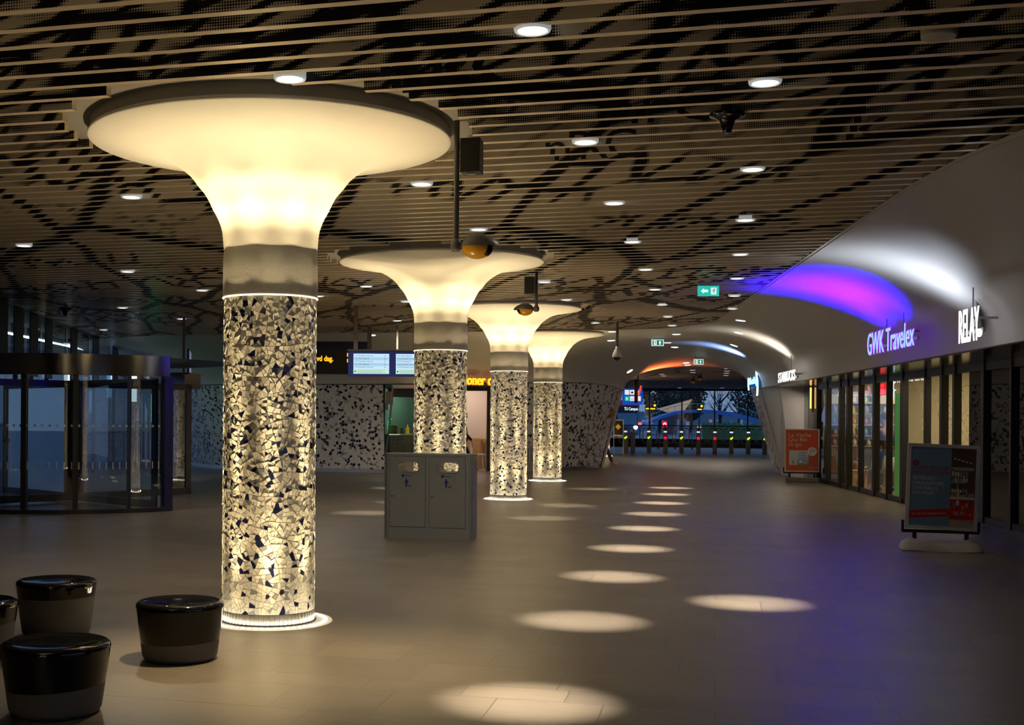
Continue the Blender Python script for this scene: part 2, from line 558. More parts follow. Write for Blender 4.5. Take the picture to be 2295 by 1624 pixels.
# ------------------------------------------------------------------ setting: floor, ceiling, shell, walls
ZC = 3.80          # underside of the slats
ZS = 2.54          # lower edge of the white shell
COLS = [(-3.399, 9.216), (-3.707, 16.866), (-3.980, 24.440), (-4.199, 32.000)]


def lerp_tab(tab, x):
    if x <= tab[0][0]: return tab[0][1]
    for (a, b), (c, d) in zip(tab, tab[1:]):
        if x <= c: return b + (d - b) * (x - a) / (c - a)
    return tab[-1][1]


def smooth(t):
    t = max(0.0, min(1.0, t)); return t * t * (3 - 2 * t)


def crown(y):
    return ZC - 0.40 * smooth((y - 37.5) / 6.0)


def xfac(y): return -13.7 - 0.33 * (y - 21.9)


EDGE_R = [(-4, 4.0), (3, 3.1), (8, 2.62), (10.44, 2.25), (10.98, 2.05), (11.54, 1.91), (12.93, 1.68), (13.53, 1.62), (17.99, 1.13), (21.23, 0.79),
          (23.65, 0.53), (26.22, 0.265), (28.4, 0.03), (29.07, -0.24), (29.76, -0.62), (30.24, -0.93), (30.65, -1.41), (30.9, -2.4), (31.0, -4.0), (31.05, -9.0), (31.11, -13.85), (32.7, -16.2), (34, -18.3)]

m = MB()
m.add([(-26, -7, 0), (12, -7, 0), (12, 74, 0), (-26, 74, 0)], [(0, 1, 2, 3)])
tag(m.build('floor', M['floor']), kind='structure')

# printed slat ceiling
Y0 = atz(0, 110.5, ZC).y
STEP, TH_, HT, KU = 0.29, 0.066, 0.115, 4.0
m = MB()
n0 = int((Y0 - 3.2) / STEP)
y = Y0 - n0 * STEP
RC = 1.58
while y < 33.6:
    xr = lerp_tab(EDGE_R, y) - 0.03
    xl = xfac(y) + 0.15
    segs = [(xl, xr)] if xr > xl + 0.2 else []
    for cx, cy in COLS:
        if abs(y - cy) < RC - 0.02:
            hw = math.sqrt(RC * RC - (y - cy) ** 2)
            ns = []
            for a, b in segs:
                if b <= cx - hw or a >= cx + hw: ns.append((a, b)); continue
                if cx - hw > a + 0.05: ns.append((a, cx - hw))
                if b > cx + hw + 0.05: ns.append((cx + hw, b))
            segs = ns
    y1, y2 = y - TH_ / 2, y + TH_ / 2
    for a, b in segs:
        z1 = ZC + HT
        m.add([(a, y1, ZC), (b, y1, ZC), (b, y1, z1), (a, y1, z1)], [(0, 1, 2, 3)], 0, uv=[(a, y), (b, y), (b, y - HT * KU), (a, y - HT * KU)])
        m.add([(a, y1, ZC), (a, y2, ZC), (b, y2, ZC), (b, y1, ZC)], [(0, 1, 2, 3)], 1)
        m.add([(b, y2, ZC), (a, y2, ZC), (a, y2, z1), (b, y2, z1)], [(0, 1, 2, 3)], 0, uv=[(b, y), (a, y), (a, y - HT * KU), (b, y - HT * KU)])
        m.add([(a, y1, ZC), (a, y1, z1), (a, y2, z1), (a, y2, ZC)], [(0, 1, 2, 3)], 1)
        m.add([(b, y1, ZC), (b, y2, ZC), (b, y2, z1), (b, y1, z1)], [(0, 1, 2, 3)], 1)
    y += STEP
m.add([(-22, -6, ZC + HT + 0.012), (5, -6, ZC + HT + 0.012), (5, 36, ZC + HT + 0.012), (-22, 36, ZC + HT + 0.012)], [(3, 2, 1, 0)], 2)
ceil = m.build('ceiling', [M['print'], M['slat'], M['dark']])
tag(ceil, 'slatted metal ceiling printed with a black street map in halftone dots', kind='structure')


# printed letter fragments of the street names, cut into strips on the slat sides
LT = MB()
for txt, u0, v0, u1, hq in (('nrC', 878, 212, 1226, 1.15), ('nrC', 1356, 283, 1620, 1.1), ('nRC', 1236, 362, 1440, 1.1), ('rk', 1812, 322, 1975, 1.2)):
    p0 = atz(u0, v0, ZC); x1 = atz(u1, v0 - (u1 - u0) * .06, ZC).x
    tm = MB(); tm.text(txt, 1.0, Matrix.Identity(4))
    w_ = max(p.x for p in tm.v); sx_ = (x1 - p0.x) / w_
    me = bpy.data.meshes.new('tmp'); me.from_pydata([(p0.x + p.x * sx_, p0.y - p.y * hq / .72, 0) for p in tm.v], [], tm.f)
    yy = Y0 - n0 * STEP
    while yy < 33:
        if p0.y - hq * 1.6 < yy < p0.y + 1:
            bm = bmesh.new(); bm.from_mesh(me)
            for co, no in (((0, yy, 0), (0, 1, 0)), ((0, yy - STEP * .98, 0), (0, -1, 0))):
                bmesh.ops.bisect_plane(bm, geom=bm.verts[:] + bm.edges[:] + bm.faces[:], dist=1e-5, plane_co=co, plane_no=no, clear_outer=True)
            if bm.faces:
                bm.verts.ensure_lookup_table()
                for i, v in enumerate(bm.verts): v.index = i
                LT.add([(v.co.x, yy - TH_ / 2 - .003, ZC + (yy - v.co.y) / KU) for v in bm.verts], [tuple(v.index for v in f.verts) for f in bm.faces])
            bm.free()
        yy += STEP
    bpy.data.meshes.remove(me)
LT.build('printed_letters', M['dark'], ceil)


# ---- curved white shell
def catmull(pts, per=10):
    out = []
    P = [Vector(p) for p in pts]
    for i in range(len(P) - 1):
        p0 = P[max(i - 1, 0)]; p1 = P[i]; p2 = P[i + 1]; p3 = P[min(i + 2, len(P) - 1)]
        for k in range(per):
            t = k / per
            out.append(0.5 * ((2 * p1) + (p2 - p0) * t + (2 * p0 - 5 * p1 + 4 * p2 - p3) * t * t + (3 * p1 - p0 - 3 * p2 + p3) * t ** 3))
    out.append(P[-1])
    return out


def normals(pts, side):
    ns = []
    for i in range(len(pts)):
        t = pts[min(i + 1, len(pts) - 1)] - pts[max(i - 1, 0)]
        n = Vector((t.y, -t.x, 0)).normalized() * side
        ns.append(n)
    return ns


C0R = catmull([(5.35, -4, ZS), (4.4, 6.3, ZS), (3.45, 15.9, ZS), (2.95, 21.0, ZS), (2.37, 26.8, ZS), (1.85, 32, ZS), (1.42, 36.3, ZS), (1.22, 38.0, ZS), (1.02, 39.6, ZS), (1.06, 40.9, ZS), (1.5, 42.3, ZS), (3.0, 43.2, ZS), (6, 43.5, ZS)], 8)
NR = normals(C0R, -1)
C0L = catmull([(-21, 42.5, ZS), (-18.6, 39.2, ZS), (-16.6, 36.5, ZS), (-14.9, 34.75, ZS), (-12.9, 34.15, ZS), (-11.1, 34.07, ZS), (-8.9, 34.15, ZS + .01), (-7.0, 35.1, ZS + .06), (-5.3, 36.9, ZS + .13),
               (-4.05, 38.6, ZS + .17), (-3.35, 40.0, ZS + .13), (-3.02, 41.3, ZS + .04), (-3.03, 42.2, ZS), (-3.5, 43.2, ZS), (-5.0, 43.8, ZS), (-8, 44, ZS)], 8)
NL = normals(C0L, 1)


def loft(pts, ns, afun, name, seg=18):
    m = MB()
    vs = []; k = seg + 1
    for p, n in zip(pts, ns):
        a = afun(p)
        for j in range(k):
            t = j / seg * PI / 2
            d = a * (1 - math.cos(t))
            q = Vector((p.x, p.y, 0)) + n * d
            vs.append((q.x, q.y, p.z + (crown(q.y) - p.z) * math.sin(t)))
    fs = [(i * k + j, i * k + j + 1, (i + 1) * k + j + 1, (i + 1) * k + j) for i in range(len(pts) - 1) for j in range(seg)]
    m.add(vs, fs, 0, smooth=True)
    o = m.build(name, M['white'])
    return tag(o, kind='structure')


def afR(p):
    if p.y < 34: return max(1.2, (p.x - lerp_tab(EDGE_R, p.y)) / 0.995) if p.y < 27.5 else 2.2
    return 2.2 + 0.25 * smooth((p.y - 34) / 5)


def afL(p):
    return 3.2 if p.x < -9 else 3.2 + (4.2 - 3.2) * smooth((p.x + 9) / 3) if p.x < -5.5 else 4.2 - 1.8 * smooth((p.x + 5.5) / 2.2)


loft(C0R, NR, afR, 'wall_right')
loft(C0L, NL, afL, 'wall_left')
# lip along the lower edge of the shell and the fascia where the slats stop
for nm, pts, ns, idx in (('trim_1', C0R, NR, range(0, len(C0R))), ('trim_2', C0L, NL, range(0, len(C0L)))):
    m = MB()
    vs = []
    for i in idx:
        p, n = pts[i], ns[i]
        for dn, dz in ((0.0, 0.012), (0.018, 0.0), (0.0, -0.012), (-0.05, -0.012)):
            vs.append((p.x + n.x * dn, p.y + n.y * dn, p.z + dz))
    fs = [(i * 4 + j, i * 4 + j + 1, i * 4 + j + 5, i * 4 + j + 4) for i in range(len(pts) - 1) for j in range(3)]
    m.add(vs, fs)
    tag(m.build(nm, M['darksteel']), kind='structure')
m = MB()
E = [(b + 0.02, a) for a, b in EDGE_R]
vs = []
for x, y in E:
    vs += [(x, y, ZC - 0.012), (x, y, ZC + 0.16)]
m.add(vs, [(2 * i, 2 * i + 1, 2 * i + 3, 2 * i + 2) for i in range(len(E) - 1)])
tag(m.build('trim_3', pbr('fascia', (0.40, 0.36, 0.31), 0.5)), kind='structure')
# flat white ceiling between the slats and the arch
m = MB()
xs = [-22, -19, -16.2, -13.85, -11, -9, -6.5, -4, -3.2, -2.4, -1.9, -1.41, -1.15, -0.93, -0.62, -0.24, 0.03, 0.3, 1.2]
inv = sorted((b, a) for a, b in EDGE_R)
k = 15
vs = []
for x in xs:
    ys = lerp_tab(inv, x) + 0.02
    for j in range(k):
        yy = ys + (43.9 - ys) * j / (k - 1)
        vs.append((x, yy, crown(yy) + 0.004))
m.add(vs, [(i * k + j, i * k + j + 1, (i + 1) * k + j + 1, (i + 1) * k + j) for i in range(len(xs) - 1) for j in range(k - 1)], smooth=True)
tag(m.build('ceiling_white', M['white']), kind='structure')


# ---- mosaic skirts under the shell
def skirt(name, pts, ns, sel, off, zb=0.10, mat='wallmosaic', plinth=True, zbase=None):
    m = MB(); vs = []; uv = []
    L = 0; prev = None; k = 8; cnt = 0
    pl = MB(); pv = []
    for p, n in zip(pts, ns):
        if not sel(p): continue
        b = Vector((p.x, p.y, 0)) - n * off
        if prev is not None: L += (b - prev).length
        prev = b; cnt += 1
        for j in range(k + 1):
            t = j / k
            q = b.lerp(Vector((p.x, p.y, 0)) - n * 0.02, t)
            z = zb + (p.z - 0.012 - zb) * t
            vs.append((q.x, q.y, z)); uv.append((L, z))
        bb = b - n * 0.0 + n * (-0.02)
        pv += [(bb.x, bb.y, 0), (bb.x, bb.y, zb)]
    m.add(vs, [(i * (k + 1) + j, (i + 1) * (k + 1) + j, (i + 1) * (k + 1) + j + 1, i * (k + 1) + j + 1) for i in range(cnt - 1) for j in range(k)], uv=uv, smooth=True)
    tag(m.build(name, M[mat]), kind='structure')
    if plinth:
        pl.add(pv, [(2 * i, 2 * i + 2, 2 * i + 3, 2 * i + 1) for i in range(cnt - 1)], smooth=True)
        tag(pl.build('baseboard_' + name.split('_', 1)[1], M['steel']), kind='structure')


skirt('wall_mosaic', C0L, NL, lambda p: p.x < -9.05 and p.y < 41.5, 0.66)
skirt('wall_mosaic_passage', C0L, NL, lambda p: p.x > -5.6 and p.y < 41.45 and p.y > 36.5, 0.66)
skirt('wall_reveal', C0L, NL, lambda p: p.y > 41.2 and p.x > -8.5, 0.66, zb=0.0, mat='white', plinth=False)
skirt('wall_mosaic_right', C0R, NR, lambda p: p.y > 37.9 and p.x < 1.3, 0.72, zb=0.02, plinth=False)
# white pier between the passage and the shopfront
m = MB()
A = [(1.84, 38.25), (2.08, 37.3), (2.36, 36.6)]
B = [(1.14, 38.25), (1.75, 37.3), (2.36, 36.6)]
vs = [(x, y, 0) for x, y in A] + [(x, y, ZS) for x, y in B]
m.add(vs, [(0, 1, 4, 3), (1, 2, 5, 4)])
m.add([(2.36, 36.6, 0), (3.1, 36.65, 0), (3.1, 36.65, ZS), (2.36, 36.6, ZS)], [(0, 1, 2, 3)])
tag(m.build('wall_pier', M['white']), kind='structure')

# underside of the shell above the shopfronts
SL = lambda y: 4.29 - 0.1145 * (y - 19.75)
m = MB()
vs = []
ysr = [-4, 6, 15.9, 21, 26.8, 32, 36.3, 37.9]
for y in ysr:
    x0 = lerp_tab(sorted((p.y, p.x) for p in C0R if p.y < 39), y)
    vs += [(x0, y, ZS - 0.01), (max(SL(y) + 0.4, x0 + .3), y, ZS - 0.01)]
m.add(vs, [(2 * i, 2 * i + 2, 2 * i + 3, 2 * i + 1) for i in range(len(ysr) - 1)])
tag(m.build('trim_4', M['soffit']), kind='structure')

# far hall beyond the arch
m = MB()
m.add([(-14, 43.6, 3.405), (9, 43.6, 3.405), (9, 74, 3.405), (-14, 74, 3.405)], [(3, 2, 1, 0)])


def leaf_ceiling():
    mt, nt, out = new_mat('far_ceiling_print')
    L = nt.links.new
    g = N(nt, 'ShaderNodeNewGeometry')
    mp = N(nt, 'ShaderNodeMapping'); mp.inputs['Scale'].default_value = (0.42, 0.18, 1)
    L(g.outputs['Position'], mp.inputs[0])
    v = N(nt, 'ShaderNodeTexVoronoi', voronoi_dimensions='2D', feature='DISTANCE_TO_EDGE', i_Scale=1.0); L(mp.outputs[0], v.inputs['Vector'])
    r = N(nt, 'ShaderNodeMapRange'); r.inputs['From Min'].default_value = 0.02; r.inputs['From Max'].default_value = 0.05; L(v.outputs['Distance'], r.inputs['Value'])
    mx = N(nt, 'ShaderNodeMix', data_type='RGBA'); mx.inputs['A'].default_value = (0.01, 0.01, 0.01, 1); mx.inputs['B'].default_value = (0.30, 0.20, 0.14, 1)
    L(r.outputs[0], mx.inputs['Factor'])
    b = N(nt, 'ShaderNodeBsdfPrincipled', i_Roughness=0.5); L(mx.outputs['Result'], b.inputs['Base Color']); L(b.outputs[0], out.inputs[0])
    return mt


tag(m.build('ceiling_far', leaf_ceiling()), kind='structure')
m = MB()
m.add([(-14, 43.9, 0), (-14, 74, 0), (-14, 74, 3.41), (-14, 43.9, 3.41)], [(0, 1, 2, 3)])
m.add([(9, 43.4, 0), (9, 74, 0), (9, 74, 3.41), (9, 43.4, 3.41)], [(3, 2, 1, 0)])
tag(m.build('wall_far', pbr('far_wall', (0.14, 0.12, 0.11), 0.6)), kind='structure')
# closing walls behind the camera, out of view
m = MB()
m.add([(-6, -6, 0), (7, -6, 0), (7, -6, 4), (-6, -6, 4)], [(0, 1, 2, 3)])
tag(m.build('wall_back', pbr('back_wall', (0.20, 0.19, 0.18), 0.7)), kind='structure')

# glazed end wall of the far hall
YG = 74.0
gx = [atwall(u, 950, (-10, YG), (10, YG)).x for u in (1382.5, 1455.5, 1528, 1601.6, 1675.6, 1749)]
t = MB()
t.box((-2.5, YG, 0.24), (24, 0.3, 0.48), 0)
tag(t.build('trim_5', M['black']), kind='structure')
for i, x in enumerate(gx):
    if i == len(gx) - 1: break
    w = MB()
    w.box((x, YG, 1.9), (0.07, 0.16, 2.9))
    w.box(((x + gx[i + 1]) / 2, YG, 1.24), (gx[i + 1] - x, 0.1, 0.06))
    w.box(((x + gx[i + 1]) / 2, YG, 3.33), (gx[i + 1] - x, 0.16, 0.14))
    fr = tag(w.build('window_%d' % (i + 1), M['black']), kind='structure')
    p = MB(); p.add([(x, YG - .01, .48), (gx[i + 1], YG - .01, .48), (gx[i + 1], YG - .01, 3.3), (x, YG - .01, 3.3)], [(0, 1, 2, 3)])
    p.build('pane', M['glass'], fr)

# ---- glazed left wall: dark posts with panes between them, seen above and beside the revolving door
PF, QF = (xfac(5), 5.0), (xfac(45), 45.0)
wins = [(14, 29), (49, 65), (83, 100), (115, 157), (171, 207), (220, 252), (263, 289), (297, 312), (319, 331), (338, 348)]
fd = Vector((QF[0] - PF[0], QF[1] - PF[1], 0)).normalized()
ed = [tuple((atwall(u, 780, PF, QF) - Vector((PF[0], PF[1], 0))).dot(fd) for u in ab) for ab in wins]
B0 = Vector((PF[0], PF[1], 0))
ins = Vector((fd.y, -fd.x, 0))      # points into the hall


def fac_post(a, b, i, zlow=0):
    p, q = B0 + fd * a, B0 + fd * b
    mm = MB()
    mm.prism([(p.x, p.y), (q.x, q.y), (q.x + ins.x * .03, q.y + ins.y * .03), (p.x + ins.x * .03, p.y + ins.y * .03)], zlow, ZC + .1)
    return mm


start = 0.0
for i, (a, b) in enumerate(ed):
    s0_ = start if i else a - 3.4
    mm = fac_post(s0_, a, i, 2.45)
    pq, qq = B0 + fd * s0_, B0 + fd * (s0_ + .10)
    mm.prism([(pq.x, pq.y), (qq.x, qq.y), (qq.x + ins.x * .08, qq.y + ins.y * .08), (pq.x + ins.x * .08, pq.y + ins.y * .08)], 0, 2.45)
    o = tag(mm.build('window_%d' % (20 + i), M['black']), kind='structure')
    p, q = B0 + fd * a - ins * .05, B0 + fd * b - ins * .05
    l_ = B0 + fd * s0_ - ins * .05
    g = MB(); g.add([(l_.x, l_.y, 0), (q.x, q.y, 0), (q.x, q.y, 2.45), (l_.x, l_.y, 2.45), (p.x, p.y, 2.45), (q.x, q.y, ZC), (p.x, p.y, ZC)], [(0, 1, 2, 4, 3), (4, 2, 5, 6)])
    tr = MB(); tr.prism([(p.x, p.y), (q.x, q.y), (q.x + ins.x * .06, q.y + ins.y * .06), (p.x + ins.x * .06, p.y + ins.y * .06)], 1.05, 1.12)
    tr.build('transom', M['black'], o)
    g.build('pane', M['glass'], o)
    start = b
mm = fac_post(start, (Vector((xfac(46), 46, 0)) - B0).dot(fd), 0)
mm2 = fac_post((Vector((xfac(-6), -6, 0)) - B0).dot(fd), ed[0][0] - 3.4, 0)
tag(mm.build('wall_facade', M['black']), kind='structure')
tag(mm2.build('wall_facade_near', M['black']), kind='structure')
# lit underside line of the canopy outside the glazing
m = MB()
a = Vector((-14.63, 20.0, 3.53)); b = Vector((-23.26, 46.08, 3.93))
m.bar(a, b, 0.05, 0.05, 0)
tag(m.build('canopy_light_strip', glow('canopy_strip', (0.75, 0.9, 1.0), 4.0)), 'straight white light strip under the canopy outside the left glazing', 'light strip')
m = MB()
a2 = a - ins * 4; b2 = b - ins * 4
up1, up2 = Vector((0, 0, .05)), Vector((0, 0, .7))
vs = [p + q for q in (up1, up2) for p in (a, b, b2, a2)]
m.add(vs, [(0, 1, 2, 3), (7, 6, 5, 4), (0, 4, 5, 1), (1, 5, 6, 2), (2, 6, 7, 3), (3, 7, 4, 0)])
tag(m.build('canopy', pbr('canopy_skin', (0.04, 0.05, 0.06), 0.5)), 'dark canopy edge outside above the left glazing', 'canopy')

# ------------------------------------------------------------------ columns with their floor light rings
WARM = (1.0, 0.77, 0.42)
capprof = [(0.372, 2.524), (0.372, 2.80), (0.366, 2.90), (0.372, 2.963), (0.383, 3.058), (0.415, 3.149), (0.453, 3.217), (0.51, 3.33), (0.576, 3.41), (0.63, 3.48),
           (0.70, 3.54), (0.77, 3.588), (0.84, 3.624), (0.95, 3.66), (1.08, 3.69), (1.22, 3.713), (1.34, 3.729), (1.40, 3.740), (1.414, 3.752), (1.40, 3.775), (1.35, 3.80)]


def resmooth(prof, per=3):
    q = catmull([(r, z, 0) for r, z in prof], per)
    return [(p.x, p.y) for p in q]


SH = 0.362


TILE = [pbr('tile_cream', (0.84, 0.80, 0.69), 0.2), pbr('tile_ivory', (0.76, 0.72, 0.62), 0.2), pbr('tile_pale_grey', (0.56, 0.55, 0.53), 0.2),
        pbr('tile_grey', (0.30, 0.295, 0.30), 0.2), pbr('tile_navy', (0.012, 0.014, 0.05), 0.15), pbr('tile_grout', (0.74, 0.70, 0.60), 0.8)]


def split_poly(poly, rnd, amax, out):
    area_ = abs(sum(poly[i][0] * poly[(i + 1) % len(poly)][1] - poly[(i + 1) % len(poly)][0] * poly[i][1] for i in range(len(poly)))) / 2
    if area_ < amax * rnd.uniform(0.75, 1.7):
        out.append(poly); return
    cx = sum(p[0] for p in poly) / len(poly); cy = sum(p[1] for p in poly) / len(poly)
    # cut across the longer way, at a loose angle
    sxx = sum((p[0] - cx) ** 2 for p in poly); syy = sum((p[1] - cy) ** 2 for p in poly); sxy = sum((p[0] - cx) * (p[1] - cy) for p in poly)
    ax = 0.5 * math.atan2(2 * sxy, sxx - syy) + rnd.gauss(0, 0.28)
    nx, ny = math.cos(ax), math.sin(ax)
    s = math.sqrt(area_)
    ox, oy = cx + nx * rnd.uniform(-.12, .12) * s, cy + ny * rnd.uniform(-.12, .12) * s
    a, b = [], []
    for i, p in enumerate(poly):
        q = poly[(i + 1) % len(poly)]
        dp = (p[0] - ox) * nx + (p[1] - oy) * ny; dq = (q[0] - ox) * nx + (q[1] - oy) * ny
        (a if dp >= 0 else b).append(p)
        if dp * dq < 0:
            t = dp / (dp - dq); r = (p[0] + (q[0] - p[0]) * t, p[1] + (q[1] - p[1]) * t)
            a.append(r); b.append(r)
    if len(a) < 3 or len(b) < 3: out.append(poly); return
    split_poly(a, rnd, amax, out); split_poly(b, rnd, amax, out)


def tile_shaft(root):
    rnd = random.Random(21)
    CIR = 2 * PI * SH; nu, nv = 12, 13; z0, z1 = 0.094, 2.520
    jit = [[(rnd.uniform(-.055, .055), rnd.uniform(-.08, .08) if 0 < j < nv else 0) for i in range(nu)] for j in range(nv + 1)]
    P = lambda i, j: (CIR * i / nu + jit[j][i % nu][0] + .04 * math.sin(j * 1.3), z0 + (z1 - z0) * j / nv + jit[j][i % nu][1])
    tiles = []
    for j in range(nv):
        for i in range(nu):
            split_poly([P(i, j), P(i + 1, j), P(i + 1, j + 1), P(i, j + 1)], rnd, 0.00155, tiles)
    m = MB()
    m.lathe([(SH - .0024, z0), (SH - .0024, z1)], 64, mat=5)
    for poly in tiles:
        n = len(poly)
        cx = sum(p[0] for p in poly) / n; cy = sum(p[1] for p in poly) / n
        r0 = math.sqrt(sum((p[0] - cx) ** 2 + (p[1] - cy) ** 2 for p in poly) / n)
        k = max(.5, 1 - .0022 / max(r0 * .7, .004))
        pts = [(cx + (p[0] - cx) * k, cy + (p[1] - cy) * k) for p in poly]
        w = rnd.random()
        mt = 4 if w < .09 else 3 if w < .165 else 2 if w < .26 else 1 if w < .58 else 0
        h = rnd.uniform(-.0006, .0030); tu, tv = rnd.gauss(0, .016), rnd.gauss(0, .016)
        vs = []
        for q in (0, 1):
            for u, v in pts:
                r = SH - .0032 if q == 0 else SH + h + (u - cx) * tu + (v - cy) * tv - (u - cx) ** 2 / (2 * SH) * 0
                # flat tile: keep the face in the tangent plane of its centre
                t0 = cx / SH
                x, y = r, (u - cx)
                vs.append((x * math.cos(t0) - y * math.sin(t0), x * math.sin(t0) + y * math.cos(t0), v))
        fs = [tuple(range(n, 2 * n))] + [(i, (i + 1) % n, n + (i + 1) % n, n + i) for i in range(n)]
        m.add(vs, fs, mt)
    print('tiles', len(tiles))
    return m.build('mosaic_shaft', TILE, root)


def make_column():
    root = thing('column', '', 'column')
    tile_shaft(root)
    c = MB()
    c.lathe([(SH - 0.02, 2.5205), (0.372, 2.5205)], 72, flat=True)
    c.lathe([(0.372, 2.524), (0.372, 2.70), (0.370, 2.82), (0.366, 2.90)], 72)
    c.build('white_neck', M['shaft'], root)
    c = MB(); c.lathe(resmooth(capprof[2:]), 96)
    c.build('capital', M['capital'], root)
    g = MB(); g.lathe([(0.3725, 2.521), (0.3765, 2.523), (0.3765, 2.530), (0.3725, 2.533)], 72); g.build('light_line', glow('light_line', (1.0, .84, .58), 1.6), root)
    p = MB(); p.lathe([(1.395, 3.768), (1.395, 3.866), (1.66, 3.866)], 64, flat=True); p.build('ceiling_plate', M['plate'], root)
    b = MB()
    vs = []; n = 64
    for j in range(n):
        for k, dr in enumerate((0.0, 0.0, -0.006, -0.006)):
            aa = 2 * PI * (j + (0.0, 0.62, 0.70, 0.92)[k]) / n
            r = SH + 0.004 + dr
            vs += [(r * math.cos(aa), r * math.sin(aa), 0.016), (r * math.cos(aa), r * math.sin(aa), 0.092)]
    K = 4 * n
    b.add(vs, [(2 * i, 2 * ((i + 1) % K), 2 * ((i + 1) % K) + 1, 2 * i + 1) for i in range(K)])
    b.add([vs[2 * i + 1] for i in range(K)], [tuple(range(K))])
    b.build('ribbed_plinth', M['steel'], root)
    g = MB(); g.lathe([(SH + .012, 0.0), (SH + .012, 0.015), (SH - .02, 0.015)], 64, flat=True); g.build('shadow_gap', M['black'], root)
    return root


def make_ring():
    root = thing('floor_light_ring', '', 'floor light')
    a = MB(); a.lathe([(0.380, 0.001), (0.380, 0.006), (0.400, 0.009), (0.498, 0.009), (0.507, 0.001)], 72, flat=True)
    a.build('glass_cover', pbr('ring_glass', (0.75, 0.72, 0.66), 0.25, emit=(1.0, 0.82, 0.55), es=0.22), root)
    d = MB()
    for j in range(57):
        t = 2 * PI * j / 57
        c = (0.452 * math.cos(t), 0.452 * math.sin(t), 0.0)
        d.lathe([(0.017, 0.0095), (0.012, 0.0125), (0.001, 0.013)], 8, c)
    d.build('led_dots', M['led'], root)
    for j in range(8):
        t = 2 * PI * (j + 0.5) / 8
        p = (0.455 * math.cos(t), 0.455 * math.sin(t), 0.02)
        spot('uplight', p, (0.035 * math.cos(t), 0.035 * math.sin(t), 1), P_UP, math.radians(37), 1.0, WARM, 0.02, root)
        spot('graze', (0.492 * math.cos(t), 0.492 * math.sin(t), 0.02), (-0.122 * math.cos(t), -0.122 * math.sin(t), 2.75), 1500, math.radians(11), 1.0, WARM, 0.02, root)
        if j % 2 == 0: spot('spill', (0.47 * math.cos(t), 0.47 * math.sin(t), 0.03), (.5 * math.cos(t), .5 * math.sin(t), 1.0), P_SPILL, math.radians(108), 1.0, WARM, 0.04, root)
        spot('wash', p, (-0.16 * math.cos(t), -0.16 * math.sin(t), 1), P_WASH, math.radians(70), 1.0, WARM, 0.04, root)
    return root


P_UP, P_WASH, P_SPILL = 235.0, 5.0, 95.0
c0 = make_column(); r0 = make_ring()
names = ['nearest mosaic column with a flared white capital, beside the black stools', 'second mosaic column with a flared white capital, behind the grey waste bin',
         'third mosaic column from the front, just right of the doner shop sign', 'fourth mosaic column, rising before the mosaic wall left of the arch']
rn = ['glowing floor light ring round the foot of the nearest mosaic column', 'glowing floor light ring behind the grey waste bin',
      'glowing floor light ring round the third mosaic column', 'glowing floor light ring round the fourth mosaic column']
for i, (x, y) in enumerate(COLS):
    c = c0 if i == 0 else copy_tree(c0)
    r = r0 if i == 0 else copy_tree(r0)
    for o in (c, r):
        o.location = (x, y, 0)
        o.rotation_euler = (0, 0, 1.3 * i)
    tag(c, names[i], 'column', 'mosaic columns along the hall')
    tag(r, rn[i], 'floor light', 'floor light rings round the columns')
# fifth column, half hidden beyond the arch
root = thing('column', 'far mosaic column half hidden behind the left edge of the arch', 'column', (-4.8, 54.3, 0), 0, 'mosaic columns along the hall')
a = MB(); a.lathe([(SH, 0.094), (SH, 3.40)], 48); a.build('mosaic_shaft', M['mosaic'], root)
a = MB(); a.lathe([(SH + .004, 0.0), (SH + .004, 0.094)], 48); a.build('ribbed_plinth', M['steel'], root)
r = copy_tree(r0); r.location = (-4.8, 54.3, 0)
tag(r, 'glowing floor light ring round the far column beyond the arch', 'floor light', 'floor light rings round the columns')

# next column of the row, behind the camera's left shoulder and out of the frame
c = copy_tree(c0); r = copy_tree(r0)
for o in (c, r): o.location = (-3.05, 1.55, 0)
tag(c, 'mosaic column standing just left of the viewpoint, outside the frame', 'column', 'mosaic columns along the hall')
tag(r, 'floor light ring of the column just left of the viewpoint', 'floor light', 'floor light rings round the columns')

# ------------------------------------------------------------------ ceiling downlights
def make_downlight():
    root = thing('downlight', '', 'ceiling light')
    a = MB(); a.lathe([(0.080, 0.004), (0.086, -0.012), (0.100, -0.014), (0.106, 0.0), (0.106, 0.09)], 32); a.build('trim_ring', M['dl_trim'], root)
    a = MB(); a.lathe([(0.001, -0.006), (0.084, -0.002)], 32); a.build('lens', M['lamp'], root)
    return root


M['dl_trim'] = pbr('downlight_trim', (0.75, 0.76, 0.76), 0.2, emit=(0.9, 1.0, 1.0), es=0.25)
ORD = ['nearest', 'second', 'third', 'fourth', 'fifth', 'sixth', 'seventh', 'eighth', 'ninth', 'tenth']
rows = [
    ('downlight in the row above the light pools of the hall', -1.02, [7.0, 9.93, 12.81, 15.66, 18.59, 21.49, 24.36, 27.23, 29.83], 1),
    ('downlight in the row nearest the shop wall', 0.29, [8.45, 11.35, 14.21, 17.15, 20.05, 22.84, 25.5], 2),
    ('downlight in the row along the right of the columns', -2.69, [7.63, 11.37, 14.25, 19.96, 23.03, 28.72], 3),
    ('downlight in the row left of the columns', -5.69, [11.39, 20.05, 22.81], 4),
    ('downlight in the row before the information screens', -7.01, [21.51, 27.30, 31.0], 4),
    ('downlight in the row near the revolving door', -8.69, [14.35, 17.28, 20.13], 5),
    ('downlight in the row above the side doors', -11.7, [23.06, 25.95], 5),
    ('downlight by the far left glazing', -15.2, [28.92], 5),
]
dl0 = make_downlight(); used = False
DL_COL = (1.0, 0.86, 0.66)
WEAK = 32


